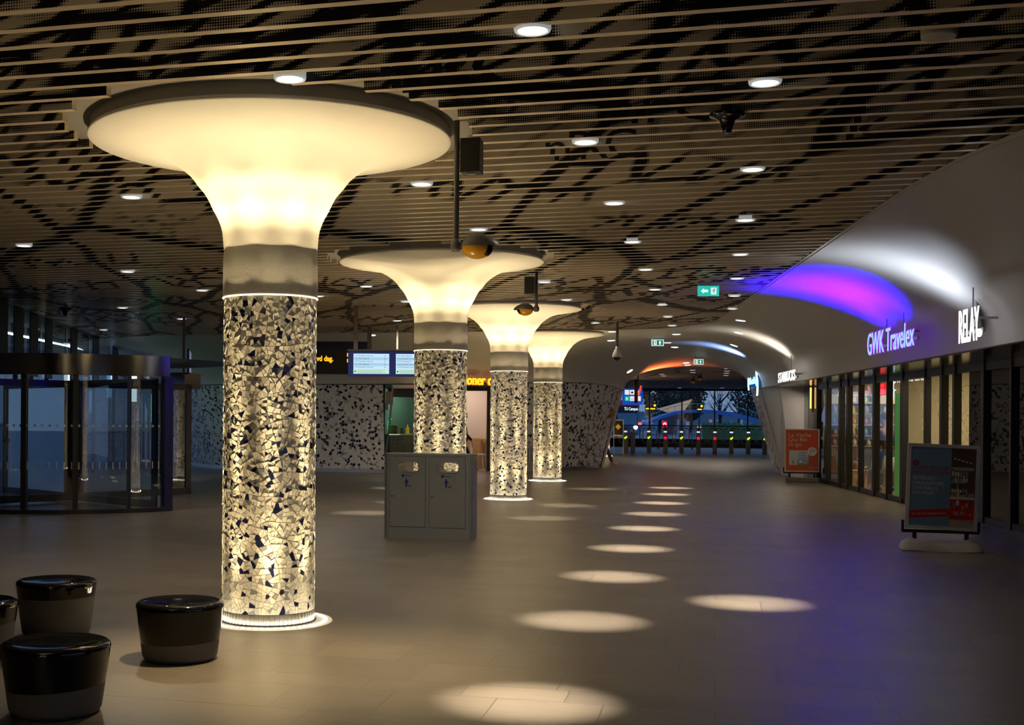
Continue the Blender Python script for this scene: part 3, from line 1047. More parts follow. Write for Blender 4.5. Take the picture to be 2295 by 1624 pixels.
def put_dl(x, y, z, label, group, strong):
    global used
    o = dl0 if not used else copy_tree(dl0)
    used = True
    o.location = (x, y, z)
    tag(o, label, 'ceiling light', group)
    if strong:
        spot('beam', (0, 0, -0.03), (0, 0.0, -1), strong[0], math.radians(strong[1]), 1.0, DL_COL, 0.03, o)
    return o


beams = []
for nm, x, ys, kind in rows:
    for i, y in enumerate(ys):
        if kind == 1: st = (3800, 18)
        elif kind == 2 and i == 1: st = (3800, 18)
        elif kind == 4 and i: st = (1200, 20)
        elif kind == 3 and i >= 3: st = (1100, 20)
        elif kind == 3 and i == 0: st = (1300, 58, WARM)
        elif kind == 3: st = (130, 125)
        elif kind == 2: st = (14, 125)
        elif kind == 4 and y > 30: st = (520, 125)
        elif kind == 4: st = (300, 155)
        else: st = (70, 125)
        lab = (ORD[i] + ' round ' + nm) if len(ys) > 1 else 'round ' + nm
        beams.append((x, y, ZC + 0.0, lab, 'round downlights between the ceiling slats', st))
for b in beams: put_dl(b[0], b[1], b[2], b[3], b[4], None)
for x_, y_ in ((-7.01, 27.3), (-11.7, 25.95)): spot('wall_fill', (x_, y_, ZC - .05), (0, .80, -.50), 260, math.radians(66), 1.0, DL_COL, .05)  # added aimed spots that brighten the left mosaic wall, without fittings
# far hall downlights
far = [(1525, 870.5), (1618, 870.5), (1483, 838), (1487.5, 842), (1552, 829), (1553, 834.5), (1630, 825.5), (1629, 831), (1628, 836), (1627, 841)]
for i, (u, v) in enumerate(far):
    p = atz(u, v, 3.40); p.y = min(p.y, 72.5)
    beams.append((p.x, p.y, 3.40, '', '', (130, 150) if i > 1 else (100, 100)))
    put_dl(p.x, p.y, 3.40, ('left' if i == 0 else 'right') + ' glowing downlight above the glazed end wall' if i < 2 else
           ['', '', 'left of two small downlights under the red glow', 'right of two small downlights under the red glow', 'upper downlight above the far yellow lamps', 'lower downlight above the far yellow lamps',
            'topmost downlight of the four stacked by the arch right side', 'second downlight of the four stacked by the arch right side', 'third downlight of the four stacked by the arch right side', 'lowest downlight of the four stacked by the arch right side'][i],
           'downlights of the far hall', None)
for b in beams:
    if b[5]:
        spot('beam', (b[0], b[1], b[2] - 0.03), (0, 0, -1), b[5][0], math.radians(b[5][1]), 1.0, b[5][2] if len(b[5]) > 2 else DL_COL, 0.03)
        if b[5][1] < 40: spot('glow', (b[0], b[1], b[2] - 0.03), (0, 0, -1), WEAK, math.radians(125), 1.0, DL_COL, 0.03)

# recessed lights set in the white curved ceiling (seen as thin bright slots)
def shell_hit(u, v):
    """first meeting of the pixel ray with the shell surfaces"""
    dg = bpy.context.evaluated_depsgraph_get()
    best = None
    d = ray(u, v)
    for nm in ('wall_right', 'wall_left', 'ceiling_white'):
        ob = bpy.data.objects[nm]
        ok, loc, nor, idx = ob.ray_cast(ORI, d.normalized())
        if ok and (best is None or (loc - ORI).length < (best[0] - ORI).length):
            best = (loc.copy(), nor.copy())
    return best


bpy.context.view_layer.update()
slots = [(1516, 748, 'slot light at the front of the white ceiling beside the slats'), (1512, 777, 'slot light right below the middle exit sign'), (1496, 767, 'slot light beside the middle exit sign'), (1372, 742, 'upper slot light beside the dome camera pole'), (1370, 762, 'lower slot light beside the dome camera pole'),
         (1660, 717, 'upper of three slot lights curving down the right shell'), (1655, 745, 'middle of three slot lights curving down the right shell'), (1645, 773, 'lowest of three slot lights curving down the right shell'),
         (1411, 831, 'large tilted slot light left of the arch'), (1434, 840, 'upper of two thin tilted slot lights on the arch left side'), (1443, 844, 'lower of two thin tilted slot lights on the arch left side'), (1538, 812, 'upper slot light below the orange glow'), (1541, 817, 'middle slot light below the orange glow'), (1543, 824, 'lower slot light below the orange glow'),
         (833, 750, 'slot light on the white wall behind the information screens')]
for u, v, lab in slots:
    h = shell_hit(u, v)
    if not h: print('slot missed', u, v); continue
    p, n = h
    if n.dot(ORI - p) < 0: n = -n
    t = thing('recessed_light', lab, 'ceiling light', p + n * 0.012, 0, 'recessed lights in the white shell')
    R = n.to_track_quat('Z', 'Y').to_matrix().to_4x4()
    a = MB(); a.lathe([(0.100, -0.02), (0.118, 0.0), (0.102, 0.004)], 28, M=R); a.build('trim_ring', M['dl_trim'], t)
    a = MB(); a.lathe([(0.102, 0.002), (0.001, 0.003)], 28, M=R); a.build('lens', M['lamp'], t)
    spot('beam', p + n * .06, n, 9, math.radians(140), 1.0, DL_COL, 0.05)

# ------------------------------------------------------------------ stools
def make_stool(rt, rb, h, split_l, split_r, floorpt, label, rz=0.0):
    """split: height where black lacquer meets concrete (the joint tilts from one side to the other)"""
    root = thing('stool', label, 'stool', floorpt, rz, 'round concrete stools by the columns')
    n = 56

    def rad(z): return rb + (rt - rb) * (z / h) ** 0.9

    def zs(a): return (split_l + split_r) / 2 + (split_r - split_l) / 2 * math.cos(a)
    b = MB()
    vs = []
    for j in range(n):
        a = 2 * PI * j / n
        for z, dr in ((0.0, -0.03), (0.012, -0.008), (0.03, 0.0), (zs(a) * 0.5, 0), (zs(a), 0)):
            r = rad(z) + dr
            vs.append((r * math.cos(a), r * math.sin(a), z))
    b.add(vs, [(j * 5 + k, ((j + 1) % n) * 5 + k, ((j + 1) % n) * 5 + k + 1, j * 5 + k + 1) for j in range(n) for k in range(4)], smooth=True)
    b.build('concrete_base', M['concrete'], root)
    t = MB()
    vs = []; K = 12
    for j in range(n):
        a = 2 * PI * j / n
        z0 = zs(a)
        pr = [(rad(z0), z0), (rad(z0) + .001, z0 + .004), (rad((z0 + h - .05) / 2) + .002, (z0 + h - .05) / 2), (rad(h - 0.05) + .002, h - 0.05), (rt + .001, h - 0.028), (rt - 0.006, h - 0.012), (rt - 0.02, h - 0.002), (rt - 0.035, h), (rt - .055, h - .004), (rt * 0.6, h - .007), (rt * .3, h - .008), (0.001, h - .008)]
        for r, z in pr: vs.append((r * math.cos(a), r * math.sin(a), z))
    t.add(vs, [(j * K + k, ((j + 1) % n) * K + k, ((j + 1) % n) * K + k + 1, j * K + k + 1) for j in range(n) for k in range(K - 1)], smooth=True)
    t.build('lacquered_seat', M['blackgloss'], root)
    return root


def foot(u, v, r):
    """floor centre of a round thing whose nearest foot point is at the pixel"""
    p = atz(u, v, 0.0); d = Vector((p.x, p.y, 0)).normalized()
    return p + d * r


make_stool(0.293, 0.240, 0.385, 0.135, 0.165, foot(124, 1618, 0.24), 'largest black glossy round stool with a low concrete foot, in the bottom left corner', TH)
make_stool(0.290, 0.240, 0.385, 0.115, 0.135, foot(403, 1491, 0.24), 'black glossy round stool standing right beside the foot of the nearest column', TH)
make_stool(0.290, 0.240, 0.40, 0.275, 0.285, foot(126, 1432, 0.24), 'round stool with a thin black seat on a tall pale concrete base, behind the others', TH)
make_stool(0.290, 0.240, 0.385, 0.235, 0.245, foot(-62, 1490, 0.24), 'round stool with a black seat cut off by the left edge', TH)

# ------------------------------------------------------------------ double waste bin
bl, br_ = atz(858, 1205, 0), atz(1058, 1211.5, 0)
bx = (br_ - bl); bw = bx.length; bxd = bx.normalized()
back = Vector((-bxd.y, bxd.x, 0))
BH, BD = 1.115, 0.42
root = thing('waste_bin', 'grey double waste bin with two oval openings in front of the second column', 'waste bin', (bl + br_) / 2 + back * 0.0, math.atan2(bxd.y, bxd.x))
hw = bw / 2
C = 0.10


def stadium(cx, cz, w, h, n=10):
    r = h / 2; pts = []
    for i in range(n + 1):
        a = -PI / 2 + PI * i / n; pts.append((cx + w / 2 - r + r * math.cos(a), cz + r * math.sin(a)))
    for i in range(n + 1):
        a = PI / 2 + PI * i / n; pts.append((cx - w / 2 + r + r * math.cos(a), cz + r * math.sin(a)))
    out = []
    for p, q in zip(pts, pts[1:] + pts[:1]):
        out.append(p)
        if abs(p[0] - q[0]) > r:
            for i in range(1, 24): out.append((p[0] + (q[0] - p[0]) * i / 24, p[1]))
    return out


def holed_panel(mb, x0, x1, z0, z1, hole, y, mat=0, flip=False):
    k = len(hole)
    cx = sum(p[0] for p in hole) / k; cz = sum(p[1] for p in hole) / k
    outer = []
    for p in hole:
        dx, dz = p[0] - cx, p[1] - cz
        t = 1e9
        if dx > 1e-9: t = min(t, (x1 - cx) / dx)
        if dx < -1e-9: t = min(t, (x0 - cx) / dx)
        if dz > 1e-9: t = min(t, (z1 - cz) / dz)
        if dz < -1e-9: t = min(t, (z0 - cz) / dz)
        outer.append((cx + dx * t, cz + dz * t))
    vs = [(p[0], y, p[1]) for p in hole] + [(p[0], y, p[1]) for p in outer]
    fs = [(i, (i + 1) % k, k + (i + 1) % k, k + i) for i in range(k)]
    # corners
    for cxn, czn in ((x0, z0), (x1, z0), (x1, z1), (x0, z1)):
        best = None
        for i in range(k):
            a, b = outer[i], outer[(i + 1) % k]
            on = lambda p: ('x', cxn) if abs(p[0] - cxn) < 1e-6 else ('z', czn) if abs(p[1] - czn) < 1e-6 else None
            if on(a) and on(b) and on(a) != on(b): best = i
        if best is not None:
            vs.append((cxn, y, czn)); fs.append((k + best, k + (best + 1) % k, len(vs) - 1))
    mb.add(vs, fs, mat)


shell = MB()
# rounded vertical corners front and back, built from the plan outline
plan = []
rr = 0.09
for cx, cy, a0 in ((hw - rr, rr, -90), (hw - rr, BD - rr, 0), (-hw + rr, BD - rr, 90), (-hw + rr, rr, 180)):
    for i in range(9):
        a = math.radians(a0 + 90 * i / 8); plan.append((cx + rr * math.cos(a), cy + rr * math.sin(a)))
n = len(plan)
inner_front = lambda p, q: p[1] < 1e-6 and q[1] < 1e-6
inner_back = lambda p, q: abs(p[1] - BD) < 1e-6 and abs(q[1] - BD) < 1e-6
for i in range(n):
    p, q = plan[i], plan[(i + 1) % n]
    if inner_front(p, q) or inner_back(p, q): continue
    shell.add([(p[0], p[1], 0.0), (q[0], q[1], 0.0), (q[0], q[1], BH), (p[0], p[1], BH)], [(0, 1, 2, 3)], smooth=True)
dw = (2 * hw - 2 * rr - 0.05) / 2
xa0, xa1 = -hw + rr, -hw + rr + dw
xb0, xb1 = hw - rr - dw, hw - rr
ZD0, ZD1 = 0.155, BH - 0.022
shell.add([(-hw + rr, 0, 0), (hw - rr, 0, 0), (hw - rr, 0, ZD0), (-hw + rr, 0, ZD0)], [(0, 1, 2, 3)])
shell.add([(xa1, 0, ZD0), (xb0, 0, ZD0), (xb0, 0, ZD1), (xa1, 0, ZD1)], [(0, 1, 2, 3)])
shell.add([(-hw + rr, 0, ZD1), (hw - rr, 0, ZD1), (hw - rr, 0, BH), (-hw + rr, 0, BH)], [(0, 1, 2, 3)])
OZ, OW, OH = BH - 0.165, 0.30, 0.135
oa, ob_ = (xa0 + xa1) / 2 + 0.01, (xb0 + xb1) / 2 + 0.01
hb = [stadium(-oa * 0 + oa, OZ, OW, OH), stadium(ob_, OZ, OW, OH)]
mid = (oa + ob_) / 2
holed_panel(shell, -hw + rr, mid, 0, BH, hb[0], BD)
holed_panel(shell, mid, hw - rr, 0, BH, hb[1], BD)
shell.build('body', M['grey'], root)
for hl in hb:
    inn = MB()
    k = len(hl)
    vs = [(p[0], 0.004, p[1]) for p in hl] + [(p[0], BD - .002, p[1]) for p in hl]
    inn.add(vs, [(i, (i + 1) % k, k + (i + 1) % k, k + i) for i in range(k)], smooth=True)
    inn.build('chute', M['black'], root)
top = MB(); top.prism(plan, BH, BH + 0.012); tp = top.build('lid', M['grey'], root, bevel=0.004)
for x0, x1, hl, cx in ((xa0, xa1, hb[0], oa), (xb0, xb1, hb[1], ob_)):
    d = MB()
    g = 0.005
    holed_panel(d, x0 + g, x1 - g, ZD0 + g, ZD1 - g, hl, -0.006)
    e = [(x0 + g, ZD0 + g), (x1 - g, ZD0 + g), (x1 - g, ZD1 - g), (x0 + g, ZD1 - g)]
    vs = [(a, -0.006, b) for a, b in e] + [(a, 0.02, b) for a, b in e]
    d.add(vs, [(i, (i + 1) % 4, 4 + (i + 1) % 4, 4 + i) for i in range(4)])
    dr = d.build('door', M['grey'], root)
    rim = MB(); rim.tube([(p[0], -0.007, p[1]) for p in hl], 0.006, 6, closed=True); rim.build('opening_rim', M['grey'], dr)
    lk = MB()
    lk.lathe([(0.016, 0.0), (0.016, 0.006), (0.010, 0.008), (0.001, 0.008)], 16, M=Matrix.Translation((x0 + 0.04, -0.006, 0.575)) @ Matrix.Rotation(PI / 2, 4, 'X'))
    lk.build('lock', M['steel'], dr)
    st = MB()
    zz = BH - 0.40
    fx = cx - 0.09
    Mf = lambda x, z: frame((x, -0.0085, z), (1, 0, 0))
    st.add([(fx, -0.008, zz + .10), (fx + .035, -0.008, zz + .10), (fx + .035, -0.008, zz + .135), (fx, -0.008, zz + .135)], [(0, 1, 2, 3)])
    st.add([(fx + .05, -0.008, zz + .112), (fx + .13, -0.008, zz + .112), (fx + .13, -0.008, zz + .119), (fx + .05, -0.008, zz + .119)], [(0, 1, 2, 3)])
    for a, b, c_, e_ in ((0, .17, .135, .1365), (0, .17, -.05, -.0485), (0, .0015, -.05, .136), (.1685, .17, -.05, .136)):
        st.add([(fx + a, -0.0075, zz + c_), (fx + b, -0.0075, zz + c_), (fx + b, -0.0075, zz + e_), (fx + a, -0.0075, zz + e_)], [(0, 1, 2, 3)], 1)
    # figure dropping litter in a basket
    hx = fx + 0.065
    st.poly([(hx + .010 * math.cos(t * PI / 6), -0.0085, zz + .075 + .010 * math.sin(t * PI / 6)) for t in range(12)])
    st.poly([(hx - .018, -0.0085, zz + .062), (hx - .020, -0.0085, zz + .02), (hx - .012, -0.0085, zz + .02), (hx - .011, -0.0085, zz - .025), (hx + .010, -0.0085, zz - .025), (hx + .012, -0.0085, zz + .035), (hx + .03, -0.0085, zz + .022), (hx + .034, -0.0085, zz + .028), (hx + .016, -0.0085, zz + .062)])
    st.poly([(hx + .030, -0.0085, zz - .025), (hx + .062, -0.0085, zz - .025), (hx + .068, -0.0085, zz + .005), (hx + .060, -0.0085, zz + .005), (hx + .056, -0.0085, zz - .015), (hx + .036, -0.0085, zz - .015), (hx + .032, -0.0085, zz + .0), (hx + .026, -0.0085, zz + .0)])
    st.build('sticker', [pbr('sticker_blue', (0.012, 0.012, 0.16), 0.5), M['black']], dr)

# ------------------------------------------------------------------ advertising stands
def poly_ell(cx, cy, rx, ry, n=24, z=0.0): return [(cx + rx * math.cos(2 * PI * i / n), cy + ry * math.sin(2 * PI * i / n), z) for i in range(n)]


def ad_stand(label, base, rz, lean, w, h, zbot, fw, basekind, posterf):
    root = thing('advertising_stand', label, 'advertising stand', base, rz, 'advertising stands before the shops')
    R = Matrix.Translation((0, 0, zbot)) @ Matrix.Rotation(lean, 4, 'Y')
    hw = w / 2; t = 0.03
    fr = MB()
    o = [(-hw, 0), (hw, 0), (hw, h), (-hw, h)]; i_ = [(-hw + fw, fw), (hw - fw, fw), (hw - fw, h - fw), (-hw + fw, h - fw)]
    for s_ in (-1, 1):
        vs = [(a, s_ * t, b) for a, b in o] + [(a, s_ * (t + .004), b) for a, b in i_]
        fr.add(vs, [(j, (j + 1) % 4, 4 + (j + 1) % 4, 4 + j) for j in range(4)], M=R)
        vs = [(a, s_ * (t + .004), b) for a, b in i_] + [(a, s_ * (t - .006), b) for a, b in i_]
        fr.add(vs, [(j, (j + 1) % 4, 4 + (j + 1) % 4, 4 + j) for j in range(4)], M=R)
    vs = [(a, -t, b) for a, b in o] + [(a, t, b) for a, b in o]
    fr.add(vs, [(j, (j + 1) % 4, 4 + (j + 1) % 4, 4 + j) for j in range(4)], M=R)
    fr.build('frame', pbr('stand_frame', (0.62, 0.62, 0.63), 0.35, 0.3), root)
    bk = MB(); bk.box((0, t - .008, h / 2), (w - 2 * fw, 0.002, h - 2 * fw), M=R); bk.build('back_panel', M['whitepaint'], root)
    iw, ih = w - 2 * fw, h - 2 * fw
    pm = R @ Matrix.Translation((-iw / 2, -t + .005, fw)) @ Matrix(((1, 0, 0, 0), (0, 0, -1, 0), (0, 1, 0, 0), (0, 0, 0, 1)))
    posterf(root, pm, iw, ih)
    cr_ = MB()
    for s_ in (-1, 1):
        cr_.bar((s_ * (hw + .022), 0, zbot - .03), (s_ * (hw + .022), 0, zbot + .11), .03, .05)
    cr_.bar((-hw - .03, 0, zbot - .025), (hw + .03, 0, zbot - .025), .03, .04)
    cr_.build('cradle', M['black'], root)
    for s_ in (-1, 1):
        q = MB(); q.bar((s_ * w * .36, 0, .11), (s_ * w * .36, 0, zbot - .02), .05, .03); q.build('post', M['black'], root)
    b = MB()
    if basekind == 'moulded':
        nx, ny = 40, 14; bw_, bd = w * 1.14, .50
        vs = []
        for a in range(nx + 1):
            x = -1 + 2 * a / nx
            for c in range(ny + 1):
                yv = -1 + 2 * c / ny
                e = (1 - abs(x) ** 6) ** .5
                X = x * bw_ / 2; Y = yv * bd / 2 * (0.78 + 0.22 * e) * (1 - .10 * math.cos(x * PI * 1.0) * (1 if yv < 0 else 0))
                side = (1 - abs(yv) ** 3.5)
                endf = (1 - abs(x) ** 9)
                z = 0.015 + 0.115 * max(0, side) ** .6 * max(0, endf) ** .5
                for sx in (-.72, .72):
                    z += 0.028 * math.exp(-((x - sx) / .09) ** 2 - (yv / .35) ** 2)
                z -= 0.03 * math.exp(-(x / .45) ** 2) * (1 if yv < -.25 else 0) * (-yv)
                vs.append((X, Y, z))
        K = ny + 1
        fs = [(a * K + c, (a + 1) * K + c, (a + 1) * K + c + 1, a * K + c + 1) for a in range(nx) for c in range(ny)]
        b.add(vs, fs, smooth=True)
        edge = [a * K for a in range(nx + 1)] + [nx * K + c for c in range(1, K)] + [a * K + ny for a in range(nx - 1, -1, -1)] + [c for c in range(ny - 1, 0, -1)]
        ev = [vs[i] for i in edge]; k = len(ev)
        b.add(ev + [(p[0] * .985, p[1] * .97, 0) for p in ev], [(i, (i + 1) % k, k + (i + 1) % k, k + i) for i in range(k)])
        b.build('base', pbr('moulded_base', (0.42, 0.38, 0.35), 0.5), root)
    else:
        b.box((0, 0, .055), (w * .92, .38, .11)); b.build('base', M['concrete'], root, bevel=.015)
    return root


def poster_shop(root, pm, w, h):
    mats = [pbr('poster_blue', (0.15, 0.27, 0.48), 0.12), pbr('poster_red', (0.50, 0.02, 0.025), 0.12), pbr('poster_white', (0.66, 0.64, 0.58), 0.12),
            pbr('poster_brown', (0.10, 0.06, 0.04), 0.12), pbr('poster_shelf', (0.40, 0.36, 0.32), 0.12), pbr('poster_orange', (0.55, 0.27, 0.06), 0.12), pbr('poster_teal', (0.12, 0.28, 0.33), .12)]
    p = MB()
    sx = w * .625
    q = lambda x0, x1, y0, y1, z, mt: p.add([(x0 * w, y0 * h, z), (x1 * w, y0 * h, z), (x1 * w, y1 * h, z), (x0 * w, y1 * h, z)], [(0, 1, 2, 3)], mt, pm)
    q(0, .625, 0, 1, 0.0, 0)
    q(.625, 1, 0, 1, 0.0, 3)
    # shop interior picture on the right: ceiling lights, shelves, goods, red counter
    q(.625, 1, 0, .10, .0006, 4)
    p.add([(.625 * w, .10 * h, .0006), (w, .05 * h, .0006), (w, .34 * h, .0006), (.625 * w, .36 * h, .0006)], [(0, 1, 2, 3)], 1, pm)
    q(.625, 1, .355, .385, .0009, 2)
    q(.625, .97, .72, .76, .0006, 4); q(.625, .88, .64, .655, .0006, 4); q(.625, .86, .56, .575, .0006, 4); q(.72, .735, .44, .74, .0007, 4)
    rnd = random.Random(3)
    for r_ in range(3):
        for c_ in range(6):
            x = .64 + .042 * c_; y = (.44, .577, .657)[r_]
            q(x, x + .03, y, y + .04 + .02 * rnd.random(), .0008, rnd.choice((2, 4, 5, 6, 2)))
    for c_ in range(8):
        x = .64 + .044 * c_
        q(x, x + .034, .385, .41 + .05 * rnd.random(), .001, rnd.choice((2, 5, 6, 4, 5)))
    for x, y, mt in ((.67, .25, 6), (.72, .28, 2), (.80, .22, 5), (.86, .25, 4), (.92, .27, 3)):
        q(x, x + .045, y, y + .06, .001, mt)
    for k in range(5):
        q(.66 + .06 * k, .70 + .06 * k, .86 - .012 * k, .875 - .012 * k, .0009, 2)
    # red band with the shop's line
    p.add([(0, .085 * h, .0012), (.625 * w, .135 * h, .0012), (.625 * w, .235 * h, .0012), (0, .185 * h, .0012)], [(0, 1, 2, 3)], 1, pm)
    # round speech mark
    ring = [(.085 * w + .035 * math.cos(2 * PI * i / 24), .80 * h + .035 * math.sin(2 * PI * i / 24)) for i in range(24)]
    rin = [(.085 * w + .014 * math.cos(2 * PI * i / 24), .80 * h + .014 * math.sin(2 * PI * i / 24)) for i in range(24)]
    p.add([(a, b, .0012) for a, b in ring + rin], [(i, (i + 1) % 24, 24 + (i + 1) % 24, 24 + i) for i in range(24)], 1, pm)
    p.add([(.085 * w - .035, .80 * h - .036, .0012), (.085 * w, .80 * h - .036, .0012), (.085 * w - .02, .80 * h - .005, .0012), (.085 * w - .035, .80 * h, .0012)], [(0, 1, 2, 3)], 1, pm)
    T = lambda s, x, y, sz, mt, sx_, rot=0.0, bold=0.0: p.text(s, sz, pm @ Matrix.Translation((x * w, y * h, .0016)) @ Matrix.Rotation(rot, 4, 'Z'), mt, sx=sx_, bold=bold)
    for k, s in enumerate(('KOM BINNEN', 'EN ONTDEK')): T(s, .04, .715 - .063 * k, .064, 1, 1.17)
    for k, s in enumerate(('BOEKEN', 'MAGAZINES', 'CADEAUS', 'EN MEER')): T(s, .04, .585 - .063 * k, .058, 2, 1.12)
    T('DÉ LEES- EN CADEAUWINKEL',   .045, .128, .033, 2, .90, .075, 0.0)
    T('RELAY', .685, .152, .068, 2, .68, .04); p.poly(poly_ell(.945 * w, .163 * h, .012, .012, 16, .0016), 2, pm); p.poly(poly_ell(.945 * w, .163 * h, .006, .006, 16, .002), 1, pm)
    p.build('poster', mats, root)


def poster_snack(root, pm, w, h):
    mats = [pbr('snack_orange', (0.52, 0.075, 0.022), 0.35), pbr('snack_white', (0.62, 0.56, 0.52), 0.35), pbr('snack_blue', (0.03, 0.10, 0.40), 0.35), pbr('snack_pack', (0.46, 0.50, 0.56), .35), pbr('snack_dark', (0.03, 0.03, 0.06), .35), pbr('snack_green', (0.16, 0.30, 0.10), .35), pbr('snack_cream', (0.55, 0.45, 0.25), .35), pbr('snack_sky', (0.14, 0.30, 0.55), .35)]
    p = MB()
    q = lambda x0, x1, y0, y1, z, mt: p.add([(x0 * w, y0 * h, z), (x1 * w, y0 * h, z), (x1 * w, y1 * h, z), (x0 * w, y1 * h, z)], [(0, 1, 2, 3)], mt, pm)
    q(0, 1, 0, 1, 0, 0)
    T = lambda s, x, y, sz, mt, sx_=1, bold=0.0, rot=0: p.text(s, sz, pm @ Matrix.Translation((x * w, y * h, .002)) @ Matrix.Rotation(rot, 4, 'Z'), mt, sx=sx_, bold=bold)
    for k, s in enumerate(('La Vache', 'Qui Rit', 'to go.')): T(s, .07, .835 - .115 * k, .14, 1, 1.12, 0.0)
    q(.10, .70, .14, .50, .001, 3)
    q(.36, .70, .14, .27, .0014, 7); q(.36, .70, .14, .175, .0018, 5); q(.12, .34, .16, .24, .0014, 6); q(.20, .25, .16, .26, .0018, 7)
    p.poly(poly_ell(.46 * w, .225 * h, .05, .035, 18, .002), 1, pm); p.poly(poly_ell(.60 * w, .20 * h, .05, .02, 18, .002), 6, pm)
    T('CHEEZ', .40, .415, .062, 4); T('DIPPERS', .40, .35, .058, 4, .85)
    p.add([(.40 * w, .275 * h, .002), (.66 * w, .30 * h, .002), (.66 * w, .335 * h, .002), (.40 * w, .31 * h, .002)], [(0, 1, 2, 3)], 7, pm)
    p.poly(poly_ell(.815 * w, .475 * h, .115, .115, 32, .0022), 1, pm)
    p.text('1', .15, pm @ Matrix.Translation((.715 * w, .43 * h, .004)), 2)
    p.text('00', .085, pm @ Matrix.Translation((.80 * w, .475 * h, .004)), 2)
    p.text('ACTIE', .035, pm @ Matrix.Translation((.735 * w, .545 * h, .004)), 0)
    p.add([(.735 * w, .07 * h, .002), (.80 * w, .07 * h, .002), (.83 * w, .09 * h, .002), (.80 * w, .115 * h, .002), (.735 * w, .105 * h, .002)], [(0, 1, 2, 3, 4)], 7, pm)
    T('to go', .85, .072, .055, 1, .9, 0.0)
    p.build('poster', mats, root)


b1 = atz(2107, 1236, 0)
d = Vector((b1.x, b1.y, 0)).normalized()
ad_stand('advertising stand with a blue and red shop poster, on the right before the dark shopfront', b1 + d * .22, -math.atan2(d.x, d.y) + 0.10, 0.033, .825, 1.06, .255, .042, 'moulded', poster_shop)
b2 = atz(1797, 1080, 0)
d = Vector((b2.x, b2.y, 0)).normalized()
ad_stand('advertising stand with an orange snack poster, beside the pale pier', b2 + d * .18, -math.atan2(d.x, d.y) - 0.02, 0.0, .86, 1.12, .26, .030, 'block', poster_snack)

# ------------------------------------------------------------------ revolving door
pp = [atz(0, 1146, 0), atz(46, 1153, 0), atz(168, 1150.5, 0), atz(287, 1148, 0), atz(384, 1145.5, 0)]
RD = 3.0
# centre: behind the front posts, on the glazing line
dirn = Vector((pp[1].x, pp[1].y, 0)).normalized()
side = Vector((dirn.y, -dirn.x, 0))
DC = None; bestE = 1e9
for ix in range(-30, 60):
    for iy in range(5, 60):
        c = pp[2] + side * (ix * .1) + dirn * (iy * .1)
        e = sum(((Vector((q.x - c.x, q.y - c.y, 0)).length - RD) ** 2) for q in pp[1:])
        if e < bestE: bestE = e; DC = Vector((c.x, c.y, 0))
print('drum', tuple(DC), bestE)
ang = [math.atan2(q.y - DC.y, q.x - DC.x) for q in pp]
ang = [a + 2 * PI if a < -PI * .95 else a for a in ang]
print([round(math.degrees(a), 1) for a in ang])
aL, aR = ang[1] - (ang[4] - ang[1]) * 1.0, ang[4]
root = thing('revolving_door', 'large dark revolving door with a round metal header on the left', 'revolving door', DC)
ZH0, ZH1 = 2.26, 2.60
hd = MB()
A0, A1 = aL - 0.2, aR
hd.lathe([(RD - .18, ZH0), (RD + .03, ZH0), (RD + .03, ZH1), (RD - .18, ZH1), (RD - .18, ZH0)], 64, a0=A0, a1=A1, flat=True)
for f_i in range(len(hd.sm)): hd.sm[f_i] = True
o = hd.build('header', pbr('header_metal', (0.17, 0.165, 0.16), 0.14, 1.0), root)
es = o.modifiers.new('split', 'EDGE_SPLIT'); es.split_angle = math.radians(40)
sl = MB(); sl.lathe([(RD - .10, 0.0), (RD + .02, 0.0), (RD + .02, .07), (RD - .10, .07)], 64, a0=A0, a1=A1, flat=True); sl.build('sill', M['black'], root)
roof = MB(); roof.lathe([(0.01, ZH1 - .02), (RD - .1, ZH1 - .02)], 64, flat=True); roof.build('canopy_disc', M['black'], root)
pol = lambda r, a, z=0.0: Vector((r * math.cos(a), r * math.sin(a), z))
posts = [(aL, .12), (ang[1], .085), (ang[2], .085), (ang[3], .03), (ang[4], .17)]
for a, w in posts:
    q = MB(); c = pol(RD - .05, a)
    q.box((c.x, c.y, (ZH0 + .0) / 2), (w, .12, ZH0), rz=a + PI / 2); q.build('post', M['black'], root)
for (a, w), (b, w2) in zip(posts, posts[1:]):
    g = MB()
    g.lathe([(RD - .03, .07), (RD - .03, ZH0)], 14, a0=a, a1=b)
    pn = g.build('curved_pane', M['darkglass'], root)
    # manifestation dots and bars on the glass
    k = MB()
    L = RD * abs(b - a)
    nn = int(L / .11)
    for i in range(nn):
        t = a + (b - a) * (i + .5) / nn
        x = pol(RD - .024, t)
        Mx = Matrix(((-math.sin(t), 0, math.cos(t), x.x), (math.cos(t), 0, math.sin(t), x.y), (0, 1, 0, 1.43), (0, 0, 0, 1)))
        k.poly(poly_ell(0, 0, .022, .022, 12), 0, Mx)
        Mx = Matrix(((-math.sin(t), 0, math.cos(t), x.x), (math.cos(t), 0, math.sin(t), x.y), (0, 1, 0, .78), (0, 0, 0, 1)))
        k.poly([(-.010, -.06, 0), (.010, -.06, 0), (.010, .06, 0), (-.010, .06, 0)], 0, Mx)
    k.build('glass_marking', pbr('glass_dots', (0.55, 0.53, 0.50), .5), pn)
